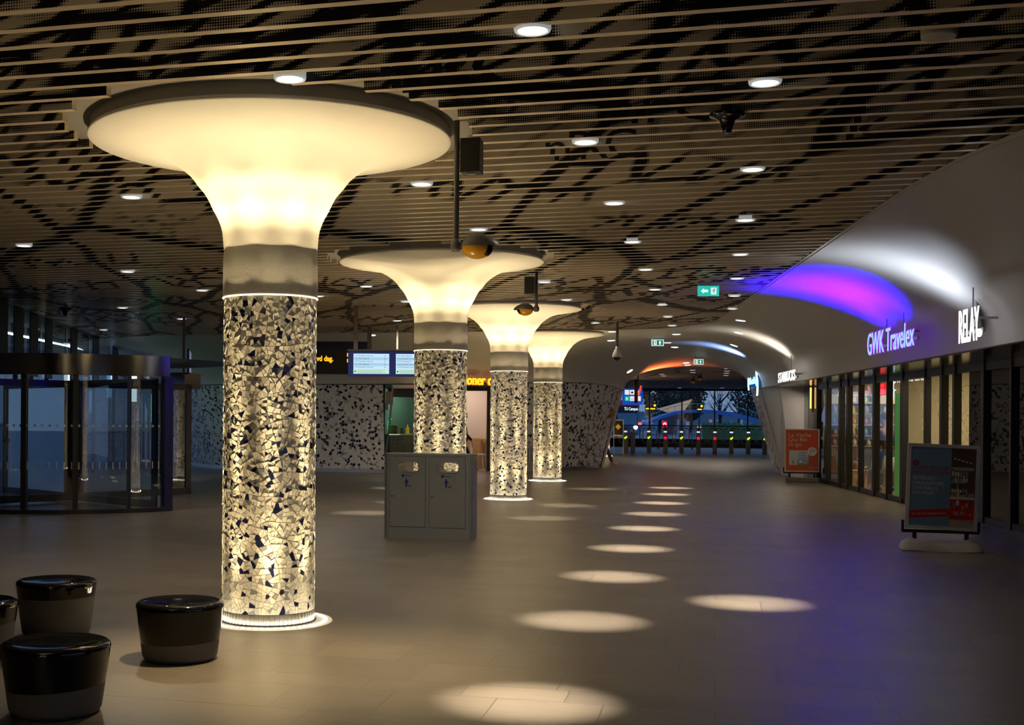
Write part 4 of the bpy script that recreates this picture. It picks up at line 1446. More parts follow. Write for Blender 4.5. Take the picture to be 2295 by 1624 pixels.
# turning wings inside
core = MB(); core.lathe([(.09, 0.02), (.09, ZH0)], 20); core.build('centre_post', M['black'], root)
for wa in (-0.55, -2.1, 1.1, 2.6):
    wg = MB()
    for r0_, r1_, z0, z1 in ((.1, 2.75, .03, .16), (.1, 2.75, 2.12, 2.24), (.1, .2, .03, 2.24), (2.62, 2.75, .03, 2.24)):
        p, q = pol(r0_, wa), pol(r1_, wa)
        nrm = Vector((-math.sin(wa), math.cos(wa), 0)) * .025
        wg.prism([(p.x - nrm.x, p.y - nrm.y), (q.x - nrm.x, q.y - nrm.y), (q.x + nrm.x, q.y + nrm.y), (p.x + nrm.x, p.y + nrm.y)], z0, z1)
    w_ = wg.build('wing', M['black'], root)
    p, q = pol(.2, wa, .16), pol(2.62, wa, .16)
    g = MB(); g.add([p, q, (q.x, q.y, 2.12), (p.x, p.y, 2.12)], [(0, 1, 2, 3)]); g.build('pane', M['darkglass'], w_)
# side door block behind the drum
q0 = atz(395, 1110, 0); q1 = atz(416, 1091, 0)
root = thing('side_door', 'dark side door frame with a metal header behind the right end of the revolving door', 'door', q1)
h = MB(); h.box((-.25, .3, 2.40), (.55, .9, .36)); h.build('header', bpy.data.materials['header_metal'], root)
h = MB(); h.box((-.05, -.05, 1.11), (.16, .16, 2.22)); h.build('post', M['black'], root)
h = MB(); h.box((-.45, -.1, 1.11), (.2, .2, 2.22)); h.build('post', M['black'], root)
h = MB(); h.box((-.25, -.06, .05), (.3, .1, .1)); h.build('sill', M['black'], root)
h = MB(); h.lathe([(.001, -.02), (.03, -.02), (.03, .02), (.001, .02)], 14, M=Matrix.Translation((-.36, -.21, 1.13)) @ Matrix.Rotation(PI / 2, 4, 'X')); h.build('push_button', pbr('amber_button', (.5, .2, .02), .4, emit=(1, .4, .05), es=.5), root)

# ------------------------------------------------------------------ hanging cameras
def hooded_camera(u, vtop, vbot, label, rz, sc=1.0, Z=None, box=True, zt=ZC, pole=True):
    p = atz(u, vtop, zt)
    zb = atd(u, vbot, (Vector((p.x, p.y, 0)).dot(fwd))).z
    root = thing('hooded_camera', label, 'camera', (p.x, p.y, zb), TH + rz, 'yellow and grey hooded cameras')
    Lp = zt - zb
    if pole:
        t = MB(); t.tube([(0, 0, 0.02), (0, 0, Lp + .1)], .0215, 12); t.build('pole', pbr('pole_paint', (0.09, 0.085, 0.075), .4), root)
    if box:
        b = MB(); b.box((.105, .06, Lp - .20), (.155, .16, .26)); bo = b.build('junction_box', M['black'], root, bevel=.006)
        b = MB(); b.box((.105, .06, Lp - .332), (.06, .07, .006)); b.build('cable_cover', M['plate'], bo)
    j = MB(); j.lathe([(.001, -.045), (.03, -.042), (.044, -.02), (.044, .02), (.03, .045), (.024, .05), (.001, .05)], 16); j.build('joint', M['hood'], root)
    j = MB(); j.tube([(0.02, 0, 0), (.09, 0, .0)], .026, 10); j.build('arm', M['hood'], root)
    # ball: yellow lower shell, grey hood with a peak, black lens
    R = .108 * sc
    c = Vector((.155 * sc + .01, 0, -.01))
    def ball(a0, a1, b0, b1, rr, mat, name, peak=0.0, n=22, k=12):
        mb = MB(); vs = []
        for i in range(n + 1):
            th = a0 + (a1 - a0) * i / n
            for q in range(k + 1):
                ph = b0 + (b1 - b0) * q / k
                d = Vector((math.cos(ph) * math.cos(th), math.cos(ph) * math.sin(th), math.sin(ph)))
                s = rr * (1 + peak * max(0, math.cos(th)) ** 2 * max(0, 1 - abs(ph) / 1.0) ** 1.5)
                d = Vector((d.x * 1.12, d.y * .95, d.z * .86))
                vs.append(c + d * s)
        mb.add(vs, [(i * (k + 1) + q, (i + 1) * (k + 1) + q, (i + 1) * (k + 1) + q + 1, i * (k + 1) + q + 1) for i in range(n) for q in range(k)], smooth=True)
        return mb.build(name, mat, root)
    ball(0, 2 * PI, -PI / 2, .35, R, M['yellow'], 'yellow_shell')
    ball(0, 2 * PI, -.02, PI / 2, R * 1.06, M['hood'], 'hood', .42)
    ball(-.75, .75, -.85, .30, R * 1.025, M['blackgloss'], 'lens_window')
    return root


hooded_camera(1024, 290, 551, 'nearest yellow and grey hooded camera, hanging right of the nearest column', -0.25)
hooded_camera(1202.5, 611, 692, 'yellow and grey hooded camera hanging before the third column, turned left', PI - 0.1, 1.0)
for u, v, lab in ((1554, 838, 'upper left of three yellow cameras hanging beyond the arch'), (1569, 847, 'right of three yellow cameras hanging beyond the arch'), (1553, 854, 'lowest of three yellow cameras hanging beyond the arch')):
    p = atd(u, v, 49.0)
    root = thing('hooded_camera', lab, 'camera', p, 0, 'yellow and grey hooded cameras')
    b = MB(); b.lathe([(.10 * math.cos(a * PI / 10 - PI / 2), .10 * math.sin(a * PI / 10 - PI / 2)) for a in range(11)], 16); b.build('yellow_shell', M['yellow'], root)
    b = MB(); b.tube([(.03, 0, .09), (.05, 0, 3.41 - p.z)], .022, 8); b.build('pole', M['hood'], root)
    b = MB(); b.lathe([(.108 * math.cos(a * PI / 10), .108 * math.sin(a * PI / 10)) for a in range(0, 6)], 16); b.build('hood', M['hood'], root)

p = atz(1383.5, 722, ZC)
Zd = p.dot(fwd)
zb = atd(1383, 779, Zd).z
root = thing('dome_camera', 'white dome camera on a thin dark pole before the white wall', 'camera', (p.x, p.y, zb))
t = MB(); t.tube([(0, 0, 0), (0, 0, ZC - zb + .1)], .032, 10); t.build('pole', M['hood'], root)
t = MB(); t.lathe([(.105, -.215), (.108, -.19), (.095, -.12), (.065, -.06), (.04, -.02), (.036, .03), (.001, .03)], 24); t.build('housing', M['whitepaint'], root)
t = MB(); t.lathe([(.001, -.295), (.04, -.285), (.07, -.258), (.080, -.215)], 20); t.build('dome', M['blackgloss'], root)
# wireless access point and loudspeaker between the slats
for u, v, lab, s in ((1630, 252, 'small black funnel-shaped antenna under the slats by the shop wall', 1.0), (146, 690, 'small black funnel-shaped antenna under the slats above the revolving door', 1.15)):
    p = atz(u, v, ZC)
    root = thing('ceiling_antenna', lab, 'antenna', (p.x, p.y, ZC - .0), 0, 'black ceiling antennas')
    a = MB(); a.lathe([(.001, -.145 * s), (.028 * s, -.145 * s), (.036 * s, -.12 * s), (.055 * s, -.06 * s), (.10 * s, -.035 * s), (.125 * s, -.028 * s), (.128 * s, -.012 * s)], 28); a.build('cone', M['blackgloss'], root)
    a = MB(); a.lathe([(.128 * s, -.012 * s), (.11 * s, .0), (.05, .0), (.05, .1)], 28); a.build('mount', M['black'], root)
p = atz(2105, 76, ZC)
root = thing('ceiling_loudspeaker', 'round pale loudspeaker set between the slats in the top right corner', 'loudspeaker', (p.x, p.y, ZC - .02))
a = MB(); a.lathe([(.082, -.0), (.095, .0), (.098, .01), (.098, .12)], 28); a.build('housing', pbr('speaker_paint', (.42, .38, .33), .5), root)
a = MB(); a.lathe([(.001, -.004), (.082, .0)], 28); a.build('grille', pbr('speaker_grille', (.36, .36, .37), .6), root)

# ------------------------------------------------------------------ exit signs
def exit_sign(u0, v0, u1, v1, Z, label, right, boxtop=True):
    a, b = atd(u0, v1, Z), atd(u1, v1, Z)
    h = (atd(u0, v0, Z) - a).length; w = (b - a).length
    root = thing('exit_sign', label, 'exit sign', (a + b) / 2, math.atan2(b.y - a.y, b.x - a.x), 'green lit exit signs')
    ztop = lerp_tab([(0, ZC), (36, ZC), (44, 3.42)], root.location.y)
    s = MB(); s.box((0, 0, h / 2), (w, .03, h))
    s.build('panel', glow('exit_face', (0.80, 1.0, 0.97), .80) if right else pbr('exit_glass', (0.02, .30, .24), .2, emit=(0.02, 0.50, .40), es=.95), root)
    wh = glow('exit_white', (0.85, 1.0, .95), .95)
    gr = glow('exit_green', (0.0, .22, .11), .75)
    g = MB()
    y = -.017
    if right:
        g.add([(-w * .42, y, h * .12), (w * .42, y, h * .12), (w * .42, y, h * .88), (-w * .42, y, h * .88)], [(0, 1, 2, 3)], 1)
    man = w * (-.20 if right else .24); y -= .001
    arrow = w * (.18 if right else -.20)
    # doorway with a running figure
    dw_, dh = w * .13, h * .33
    g.add([(man - dw_, y, h * .5 - dh), (man + dw_, y, h * .5 - dh), (man + dw_, y, h * .5 + dh), (man - dw_, y, h * .5 + dh)], [(0, 1, 2, 3)], 0)
    y -= .001
    s_ = h * .30
    fx = man
    P = lambda *pts: g.poly([(fx + a_ * s_, y, h * .5 + b_ * s_) for a_, b_ in pts], 1)
    P(*[(.18 + .16 * math.cos(t * PI / 5), .72 + .16 * math.sin(t * PI / 5)) for t in range(10)])
    P((-.05, .50), (.30, .50), (.20, .0), (-.12, .05))
    P((.20, .50), (.62, .22), (.58, .10), (.22, .32)); P((-.02, .50), (-.45, .38), (-.50, .05), (-.38, .05), (-.33, .28), (0, .34))
    P((.18, .02), (.02, .05), (.10, -.35), (.05, -.85), (.22, -.85), (.28, -.30)); P((-.12, .06), (.06, 0), (-.20, -.40), (-.62, -.42), (-.62, -.28), (-.28, -.26))
    s_ = h * .33; fx = arrow
    A = (lambda a_, b_: (b_, a_)) if right else (lambda a_, b_: (-a_, b_))
    Q = [(.95, 0), (.12, .82), (.12, .38), (-.9, .38), (-.9, -.38), (.12, -.38), (.12, -.82)]
    if right: pts = [(arrow + q * s_, y, h * .5 + p_ * s_) for p_, q in Q]
    else: pts = [(arrow - p_ * s_ * 1.15, y, h * .5 + q * s_) for p_, q in Q]
    # the arrow is cut into a head and a shaft so that each face stays convex
    g.poly([pts[0], pts[1], pts[6]], 0); g.poly([pts[2], pts[3], pts[4], pts[5]], 0)
    g.build('pictogram', [wh, gr], root)
    t = MB()
    if ztop > root.location.z + h + .02:
        if boxtop:
            t.box((0, 0, h + .03), (w * 1.0, .06, .06))
        for sx in (-.35, .35): t.box((sx * w, 0, (h + ztop - root.location.z) / 2), (.008, .008, ztop - root.location.z - h))
        t.build('hanger', pbr('sign_bracket', (.35, .35, .35), .4), root)
    return root


exit_sign(1564, 640.5, 1611, 663.5, 19.6, 'green exit sign with a left arrow under the slats', False)
exit_sign(1460, 760.5, 1487.5, 775, 33.5, 'green exit sign with an up arrow on the white ceiling before the arch', True, False)
exit_sign(1555, 804.5, 1576.5, 816.5, 38.5, 'small green exit sign with an up arrow at the crown of the arch', True, False)

# ------------------------------------------------------------------ information screens and led board
def plane_at(u0, v0, u1, v1, Z):
    a, b = atd(u0, v1, Z), atd(u1, v1, Z)
    return a, (b - a), atd(u0, v0, Z).z - a.z


ZD = 24.5
a, ab, h = plane_at(780, 786, 962, 842.5, ZD)
w = ab.length
root = thing('information_display', 'hanging blue display with two bright departure screens behind the second column', 'display', a, math.atan2(ab.y, ab.x))
b = MB(); b.box((w / 2, .06, h / 2), (w, .12, h)); b.build('housing', pbr('display_blue', (0.012, 0.03, 0.20), .35, emit=(.01, .03, .25), es=.12), root, bevel=.008)
b = MB(); b.box((w / 2, .06, h + .018), (w * 1.02, .16, .03)); b.build('roof', M['hood'], root)
px = w / 182.0
rnd = random.Random(5)
for s0, nm in ((12, 0), (107, 1)):
    sw, sh, sy = 80 * px, 45 * px, 5.5 * px
    s = MB(); s.box((s0 * px + sw / 2, -.004, sy + sh / 2), (sw, .01, sh))
    sc_ = s.build('screen', glow('screen_white', (0.62, 0.86, 1.0), .95), root)
    t = MB()
    y = -.0105
    rows_ = ['17:19 Schiedam Centrum', '17:21 Den Haag HS', '17:25 Schiedam Centrum', '17:31 Den Haag HS', '17:34 Schiedam Centrum']
    for r_ in range(5):
        zz = sy + sh * (.90 - .142 * r_)
        if r_ % 2: t.add([(s0 * px + .01, y, zz - .035), (s0 * px + sw - .01, y, zz - .035), (s0 * px + sw - .01, y, zz + .025), (s0 * px + .01, y, zz + .025)], [(0, 1, 2, 3)], 1)
        t.text(rows_[(r_ + nm) % 5], .036, frame((s0 * px + .02, y - .002, zz - .01), (1, 0, 0)), 0)
        t.text('Spr', .03, frame((s0 * px + sw * .86, y - .002, zz - .01), (1, 0, 0)), 0)
    z0, z1 = sy + .008, sy + sh * .22
    t.add([(s0 * px + .005, y, z0), (s0 * px + sw - .005, y, z0), (s0 * px + sw - .005, y, z1), (s0 * px + .005, y, z1)], [(0, 1, 2, 3)], 2)
    t.poly([(s0 * px + .035 + .015 * math.cos(k * PI / 6), y - .002, (z0 + z1) / 2 + .015 * math.sin(k * PI / 6)) for k in range(12)], 0)
    for k in range(3):
        zz = z0 + .012 + .024 * k
        t.add([(s0 * px + .07, y - .002, zz), (s0 * px + sw * (.9 - .1 * (k % 2)), y - .002, zz), (s0 * px + sw * (.9 - .1 * (k % 2)), y - .002, zz + .006), (s0 * px + .07, y - .002, zz + .006)], [(0, 1, 2, 3)], 3)
    t.build('timetable', [glow('screen_ink', (0.02, .06, .20), .3), glow('screen_row', (0.45, .72, .98), .9), glow('screen_green', (.62, .95, .75), .9), glow('screen_grey', (.3, .5, .5), .5)], sc_)
pz = ZC - a.z
for uu in (16.5,):
    b = MB(); b.box((uu * px, .06, (h + pz) / 2 + .04), (9.5 * px, .06, pz - h + .1)); b.build('hanger', pbr('hanger_steel', (.22, .19, .17), .4, .5), root)
b = MB(); b.box((150 * px, .06, (h + pz) / 2 + .04), (9.5 * px, .06, pz - h + .1)); b.build('hanger', bpy.data.materials['hanger_steel'], root)

ZL = 29.6
a, ab, h = plane_at(640, 764, 823, 837, ZL)
w = ab.length; px = w / 183.0
root = thing('led_board', 'dark blue board with orange moving led text between the first and second columns', 'display', a, math.atan2(ab.y, ab.x))
b = MB(); b.box((w / 2, .12, h / 2), (w, .24, h)); b.build('housing', M['navy'], root, bevel=.01)
b = MB(); b.box((76 * px, -.006, 29 * px), (150 * px, .012, 54 * px)); pn = b.build('led_panel', M['black'], root)
t = MB()
amber = glow('led_amber', (1.0, .42, .02), 1.6)
t.text('t vd dag.', 16.5 * px, frame((61.5 * px, -.016, 29 * px), (1, 0, 0)), 0, sx=.80, bold=.006, ext=.001)
for k, (x, hh) in enumerate(((137.5, 8), (142, 10), (146.5, 9))):
    for z in (26, 39):
        t.add([((x) * px, -.015, z * px), ((x + 2.3) * px, -.015, z * px), ((x + 2.3) * px, -.015, (z + hh) * px), (x * px, -.015, (z + hh) * px)], [(0, 1, 2, 3)])
t.build('led_text', amber, pn)
for uu, wd in ((188 - 0.5, 10), (250, 4)):
    p = MB(); p.box((uu * px, .12, (ZC - a.z) / 2 + .2), (wd * px, .08, ZC - a.z + .1 - .1)); p.build('hanger', bpy.data.materials['hanger_steel'], root)
# sign seen edge-on at the left
p = atz(412.5, 712, ZC); Zp = p.dot(fwd)
zb = atd(412, 838, Zp).z; zt = atd(412, 780, Zp).z
root = thing('hanging_sign', 'thin blue hanging sign seen edge-on beside a dark pole, left of the nearest column', 'sign', (p.x, p.y, zb), TH + .12)
b = MB(); b.bar((0, 0, -.02), (0, 0, ZC - zb + .1), .055, .06); b.build('pole', M['hood'], root)
b = MB(); b.box((.10, .55, (zt - zb) / 2), (.05, 1.2, zt - zb)); b.build('panel', pbr('sign_blue', (0.01, .015, .16), .3), root, bevel=.015)
b = MB(); b.box((.127, .55, (zt - zb) / 2), (.006, 1.16, zt - zb - .1)); b.build('face', pbr('sign_face', (.4, .45, .55), .3, emit=(.5, .6, .8), es=.25), root)

# ------------------------------------------------------------------ shop signs on the shell with their uplights
PSG = lambda off: ((3.45 - off, 15.9), (2.42 - off, 26.3))


def letters(label, name, txt, u0, v0, u1, v1, off, size, matf, bold, sxf, upcol=None, up=0, pq=None, hang=(), extra=None, ext=.004, uplen=0.5):
    P, Q = pq or PSG(off)
    a = atwall(u0, v0, P, Q); b = atwall(u1, v1, P, Q)
    d = b - a; d.z = 0
    L = d.length
    root = thing('shop_sign', label, 'shop sign', a, 0, 'lit shop signs on the white shell')
    t = MB(); t.text(txt, size, Matrix.Identity(4), 0, ext=ext, bold=bold)
    xs = [p.x for p in t.v]; f = L / (max(xs) - min(xs)); x0 = min(xs)
    fr = frame((0, 0, 0), d.normalized())
    tl = (b.z - a.z) / L
    t.v = [fr @ Vector(((p.x - x0) * f, p.y + (p.x - x0) * f * tl * 0.0, p.z)) for p in t.v]
    t.build('letters', matf, root)
    dn = d.normalized(); outw = dn.cross(Vector((0, 0, 1)))
    k = MB()
    k.bar(-outw * .06 + Vector((0, 0, size * .2)), d - outw * .06 + Vector((0, 0, size * .2)), .03, .05)
    for hx in hang:
        q = d * hx - outw * .06
        k.bar(q + Vector((0, 0, .05)), q + Vector((0, 0, size + .26)), .014, .014)
        k.bar(q + Vector((0, 0, size * .5)), q - outw * .32 + Vector((0, 0, size * .5)), .03, .03)
    k.build('bracket', pbr('sign_steel', (.35, .34, .33), .35, .6), root)
    return root, a, d, outw


rt, a, d, ow = letters('lit violet GWK Travelex letters on the shell above the shops', 'gwk', 'GWK Travelex', 1944, 796.5, 2048, 775, .40, .52, glow('sign_violet', (.40, .62, 1.0), 1.1), .0, 1, hang=(.36, .72))
g = MB(); g.text('GWK Travelex', .545, Matrix.Identity(4), 0, ext=.002, bold=.008)
xs = [p.x for p in g.v]; f = d.length / (max(xs) - min(xs)) * 1.0
fr = frame((0, 0, 0), d.normalized())
g.v = [fr @ Vector(((p.x - min(xs)) * f, p.y, p.z - .016)) for p in g.v]
g.build('halo_letters', glow('sign_halo', (.33, .03, .95), 1.0), rt)
VIO = (.018, .0004, 1.0)
mid = a + d * .5
for dy in (-.55, .55): spot('violet_uplight', mid + Vector((-.85, dy, -.22)), (.05, .0, 1), 3000, math.radians(116), 1.0, VIO, .05)
rt, a, d, ow = letters('bright white RELAY letters at the right on the shell', 'relay', 'RELAY', 2149, 769, 2194, 747, .42, .58, glow('sign_white', (.93, .93, 1.0), 1.9), .006, 1, hang=(.45,))
k = MB(); q = d * 1.10
k.poly([(q + Vector((0.02 * math.cos(t * PI / 8), 0, .07 + .05 * math.sin(t * PI / 8)))) + ow * .02 + d.normalized() * .05 * math.cos(t * PI / 8) for t in range(16)])
k.build('dot', bpy.data.materials['sign_white'], rt)
mid = a + d * .5
spot('white_uplight', mid + Vector((-.62, 0.6, -.05)), (-.02, .0, 1), 110, math.radians(132), .9, (.75, .84, 1.0), .05)
# flag sign seen edge-on beyond RELAY
p = atwall(2222, 730, *PSG(.05))
root = thing('flag_sign', 'thin pale flag sign seen edge-on, right of the RELAY letters', 'sign', p, 0)
b = MB(); b.box((-.10, .2, .22), (.035, .46, .46), rz=-.40); b.build('panel', M['whitepaint'], root, bevel=.008)
b = MB(); b.bar((-.02, 0, .1), (.18, 0, .1), .05, .05); b.build('bracket', M['plate'], root)
rt, a, d, ow = letters('white lit STARBUCKS letters on hangers on the shell', 'coffee', 'STARBUCKS', 1744, 857.5, 1782, 849.5, .35, .34, glow('sign_warmwhite', (1.0, .96, .88), 1.9), .004, 1, hang=(.45, .62))
mid = a + d * .5
spot('white_uplight', mid + Vector((-.35, 0, .05)), (-.15, 0, 1), 110, math.radians(118), .95, (1.0, .90, .74), .05)
# supermarket sign: blue tray with letters and an outlined mark
P, Q = (1.38, 36.0), (1.04, 39.2)
a = atwall(1684.5, 868, P, Q); b = atwall(1703, 861, P, Q)
d = b - a; d.z = 0; dn = d.normalized(); ow = dn.cross(Vector((0, 0, 1)))
root = thing('shop_sign', 'blue lit supermarket sign with white outlines at the right springing of the arch', 'shop sign', a, 0, 'lit shop signs on the white shell')
fr = frame((0, 0, 0), dn)
L = d.length
k = MB(); k.add([(0, 0, 0), (L, 0, 0), (L, .34, 0), (0, .34, 0), (0, 0, .06), (L, 0, .06), (L, .34, .06), (0, .34, .06)], [(4, 5, 6, 7), (0, 3, 2, 1), (0, 1, 5, 4), (1, 2, 6, 5), (2, 3, 7, 6), (3, 0, 4, 7)], M=fr)
k.build('tray', glow('sign_blue_tray', (.0, .10, .38), .8), root)
k = MB(); k.text('Albert Heijn', .30, Matrix.Identity(4), 0, ext=.01)
xs = [p.x for p in k.v]; f = (L - .1) / (max(xs) - min(xs)); k.v = [fr @ Vector((.05 + (p.x - min(xs)) * f, p.y + .08, p.z + .08)) for p in k.v]
k.build('letters', glow('sign_blue_letters', (.35, .80, 1.0), 1.8), root)
k = MB()
k.tube([fr @ Vector(p) for p in ((-.04, -.08, .08), (-.12, .05, .08), (-.13, .22, .08), (-.02, .40, .08), (.03, .44, .08))], .022, 8)
k.tube([fr @ Vector(p) for p in ((L - .05, .52, .1), (L + .03, .30, .1), (L + .12, .22, .1), (L + .22, .15, .1), (L + .26, -.1, .1), (L + .18, -.28, .1))], .026, 8)
k.build('outline_mark', glow('sign_blue_white', (.62, .86, 1.0), 3.0), root)
k = MB()
for t in (.35, .7): k.bar(fr @ Vector((L * t, .3, 0)), fr @ Vector((L * t, .75, -.1)), .02, .02)
k.build('hanger', bpy.data.materials['sign_steel'], root)
mid = a + d * .5
spot('blue_uplight', (.50, 36.6, 2.95), (-.35, 0, 1), 190, math.radians(110), .95, (.25, .42, 1.0), .05)
# orange uplight of the sign hidden behind the left jamb
spot('orange_uplight', (-2.1, 42.3, 2.60), (.35, -.08, 1), 260, math.radians(120), .95, (1.0, .16, .04), .05)

# ------------------------------------------------------------------ shopfront on the right
S0, S1 = (SL(5), 5.0), (SL(34.6), 34.6)
sd = Vector((S1[0] - S0[0], S1[1] - S0[1], 0)).normalized()
sin_ = Vector((sd.y, -sd.x, 0))          # points into the shop


def sy(u, v=1000): return atwall(u, v, S0, S1)


ZT = 2.53
edges = [(1835, 1.0), (1856, 6), (1886, 7), (1903, 7), (1930, 3), (1963, 8), (1993, 3), (2026, 9), (2078, 3), (2115, 9), (2144, 9), (2209, 12), (2273, 7), (2340, 12), (2440, 8), (2600, 14)]
front = []
for i, (u, wpx) in enumerate(edges):
    p = sy(u); q0 = sy(u - wpx / 2); q1 = sy(u + wpx / 2)
    front.append((p, max(.05, (q1 - q0).length * .55)))
door_names = []
for i in range(len(front) - 1):
    (p, w0), (q, w1) = front[i], front[i + 1]
    L = (q - p).length; dd = (q - p).normalized(); dd.z = 0
    k = MB()
    rz = math.atan2(dd.y, dd.x)
    k.box((p.x, p.y, ZT / 2), (w0, .12, ZT), rz=rz)
    c = (p + q) / 2
    k.box((c.x, c.y, .05), (L, .08, .10), rz=rz); k.box((c.x, c.y, ZT - .06), (L, .08, .12), rz=rz)
    o = tag(k.build('window_%d' % (40 + i), M['black']), kind='structure')
    g = MB(); g.add([(p.x, p.y, .1), (q.x, q.y, .1), (q.x, q.y, ZT - .1), (p.x, p.y, ZT - .1)], [(0, 1, 2, 3)])
    g.build('pane', M['shopglass'], o)
# grey side panel and black pier at the far end of the shopfront
pA, pB, pC, pD = sy(1795), sy(1811), sy(1812), sy(1834)
k = MB(); k.add([(pA.x, pA.y, 0), (pB.x, pB.y, 0), (pB.x, pB.y, ZT), (pA.x, pA.y, ZT)], [(0, 1, 2, 3)]); k.box(((pA.x), pA.y, ZT / 2), (.05, .08, ZT))
tag(k.build('trim_6', pbr('grey_panel', (.20, .20, .18), .35)), kind='structure')
k = MB(); k.prism([(pC.x, pC.y), (pD.x, pD.y), (pD.x + .3, pD.y + .05), (pC.x + .3, pC.y + .05)], 0, ZT); tag(k.build('trim_7', M['blackgloss']), kind='structure')
p = sy(1822, 880)
root = thing('wall_lamp', 'slim upright orange glowing wall lamp beside the coffee shopfront', 'wall lamp', (p.x - .05, p.y, 0))
z0, z1 = sy(1822, 915).z, sy(1822, 868).z
k = MB(); k.tube([(0, 0, z0), (0, 0, z1)], .03, 10); k.build('tube', glow('lamp_orange', (1.0, .45, .10), 2.2), root)
k = MB(); k.box((.03, 0, (z0 + z1) / 2), (.03, .05, z1 - z0 + .2)); k.build('backplate', M['steel'], root)

area('pier_fill', (1.75, 36.0, 2.48), (-.3, .1, -1), 16, .6, .3, (1.0, .84, .70))  # added fill lamp that brightens the pale pier, no fitting here
# shop interiors
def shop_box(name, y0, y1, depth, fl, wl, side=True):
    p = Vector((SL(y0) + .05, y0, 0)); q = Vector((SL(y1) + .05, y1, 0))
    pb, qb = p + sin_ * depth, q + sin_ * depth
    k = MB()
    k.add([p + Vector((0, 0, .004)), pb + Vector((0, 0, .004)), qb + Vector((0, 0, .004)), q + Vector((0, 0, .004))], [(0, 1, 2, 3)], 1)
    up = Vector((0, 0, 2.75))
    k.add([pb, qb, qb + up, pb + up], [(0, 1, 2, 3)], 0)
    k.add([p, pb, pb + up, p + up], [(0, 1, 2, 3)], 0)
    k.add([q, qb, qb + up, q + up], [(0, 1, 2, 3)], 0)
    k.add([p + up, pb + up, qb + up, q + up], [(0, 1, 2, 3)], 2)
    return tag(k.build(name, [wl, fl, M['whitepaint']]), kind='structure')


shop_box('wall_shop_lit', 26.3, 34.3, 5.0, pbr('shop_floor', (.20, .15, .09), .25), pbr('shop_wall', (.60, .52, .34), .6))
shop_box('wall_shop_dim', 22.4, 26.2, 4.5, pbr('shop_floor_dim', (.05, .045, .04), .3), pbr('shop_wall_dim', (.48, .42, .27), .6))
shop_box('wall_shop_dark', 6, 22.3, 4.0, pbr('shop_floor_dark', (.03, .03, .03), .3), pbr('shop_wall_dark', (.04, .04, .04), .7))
area('shop_lamp', Vector((SL(30) + .1, 30.2, 2.7)) + sin_ * 2.4, (0, 0, -1), 230, 3.0, 6.0, (1.0, .82, .52))
area('shop_lamp', Vector((SL(24) + .1, 24.2, 2.7)) + sin_ * 1.2, (0, 0, -1), 110, 1.5, 1.2, (1.0, .80, .50))


def inshop(y, dpt, z=0.0): return Vector((SL(y) + .05, y, z)) + sin_ * dpt


def inpx(u, dpt, z=0.0):
    """floor spot dpt metres inside the shop glass, on the sight line of column u"""
    best = None
    for i in range(800):
        p = inshop(18 + i * .025, dpt, z)
        e = abs(CX + F * p.dot(rgt) / p.dot(fwd) - u)
        if best is None or e < best[0]: best = (e, p)
    return best[1]


def sbox(k, y, dpt, z, L, D, Hh, mat=0):
    c = inshop(y, dpt); k.box((c.x, c.y, z + Hh / 2), (D, L, Hh), mat, rz=math.atan2(sd.y, sd.x) - PI / 2)


GOODS = [pbr('goods_%d' % i, c, .4) for i, c in enumerate(((.55, .50, .38), (.15, .32, .50), (.50, .32, .10), (.60, .62, .60), (.25, .42, .42), (.55, .20, .10), (.12, .16, .30)))]
# shelf unit along the back of the lit shop
root = thing('shop_shelf', 'long lit wall shelf stocked with bottles inside the shop behind the glass', 'shelf', (4.4, 34.0, 0))
R0 = root.location.copy()
k = MB()
for z in (.95, 1.22, 1.50, 1.78):
    c = Vector((0, 0, 0)); k.box((0, 0, z), (3.4, .36, .03))
k.build('boards', pbr('shelf_metal', (.35, .33, .30), .4), root)
k = MB(); k.box((0, 0, .46), (3.4, .4, .92)); k.build('base_cabinet', pbr('cabinet_dark', (.10, .09, .07), .5), root)
k = MB(); k.box((0, 0.05, 2.16), (3.4, .26, .24)); k.build('lit_header', pbr('header_cream', (.75, .68, .48), .5, emit=(1, .85, .5), es=.25), root)
rnd = random.Random(11)
for z in (.966, 1.236, 1.516, 1.796):
    y = 2.78
    while y < 6.0:
        p = Vector((y, 33.92, z))
        b = MB(); r_ = .045 + .02 * rnd.random(); hh = .17 + .06 * rnd.random()
        b.lathe([(.001, 0), (r_, 0), (r_, hh * .6), (r_ * .4, hh * .8), (r_ * .4, hh), (.001, hh)], 8)
        o = b.build('bottle', rnd.choice(GOODS), None, loc=p)
        tag(o, 'small bottle on the lit shelf behind the shop glass', 'bottle', 'bottles on the lit shop shelf')
        y += .13 + .05 * rnd.random()
# stone clad pillar, counters, chairs, neon
k = MB(); p = inpx(1903, 1.0); k.box((p.x, p.y, 1.2), (.45, .6, 2.4))
tag(k.build('mosaic_pillar', M['wallmosaic']), 'stone-clad pillar inside the lit shop behind the glass', 'pillar')
for y, dpt, L, D, Hh, mt, lab in ((32.2, 1.9, 1.4, .7, 1.05, M['beige'], 'pale counter near the far end of the lit shop'), (29.6, .95, .9, .5, .42, M['wood'], 'low wooden display plinth behind the shop glass'), (27.6, 2.6, 2.0, .7, .95, pbr('counter_dark', (.10, .08, .06), .4), 'dark counter before the bottle shelf in the lit shop')):
    t = thing('counter', lab, 'counter', inpx(1918, .45) if y == 29.6 else inshop(y, dpt))
    k = MB(); k.box((0, 0, Hh / 2 - .02), (D * .9, L * .95, Hh - .04)); k.build('body', mt, t)
    k = MB(); k.box((0, 0, Hh - .02), (D, L, .04)); k.build('top', M['whitepaint'], t)
rnd = random.Random(4)
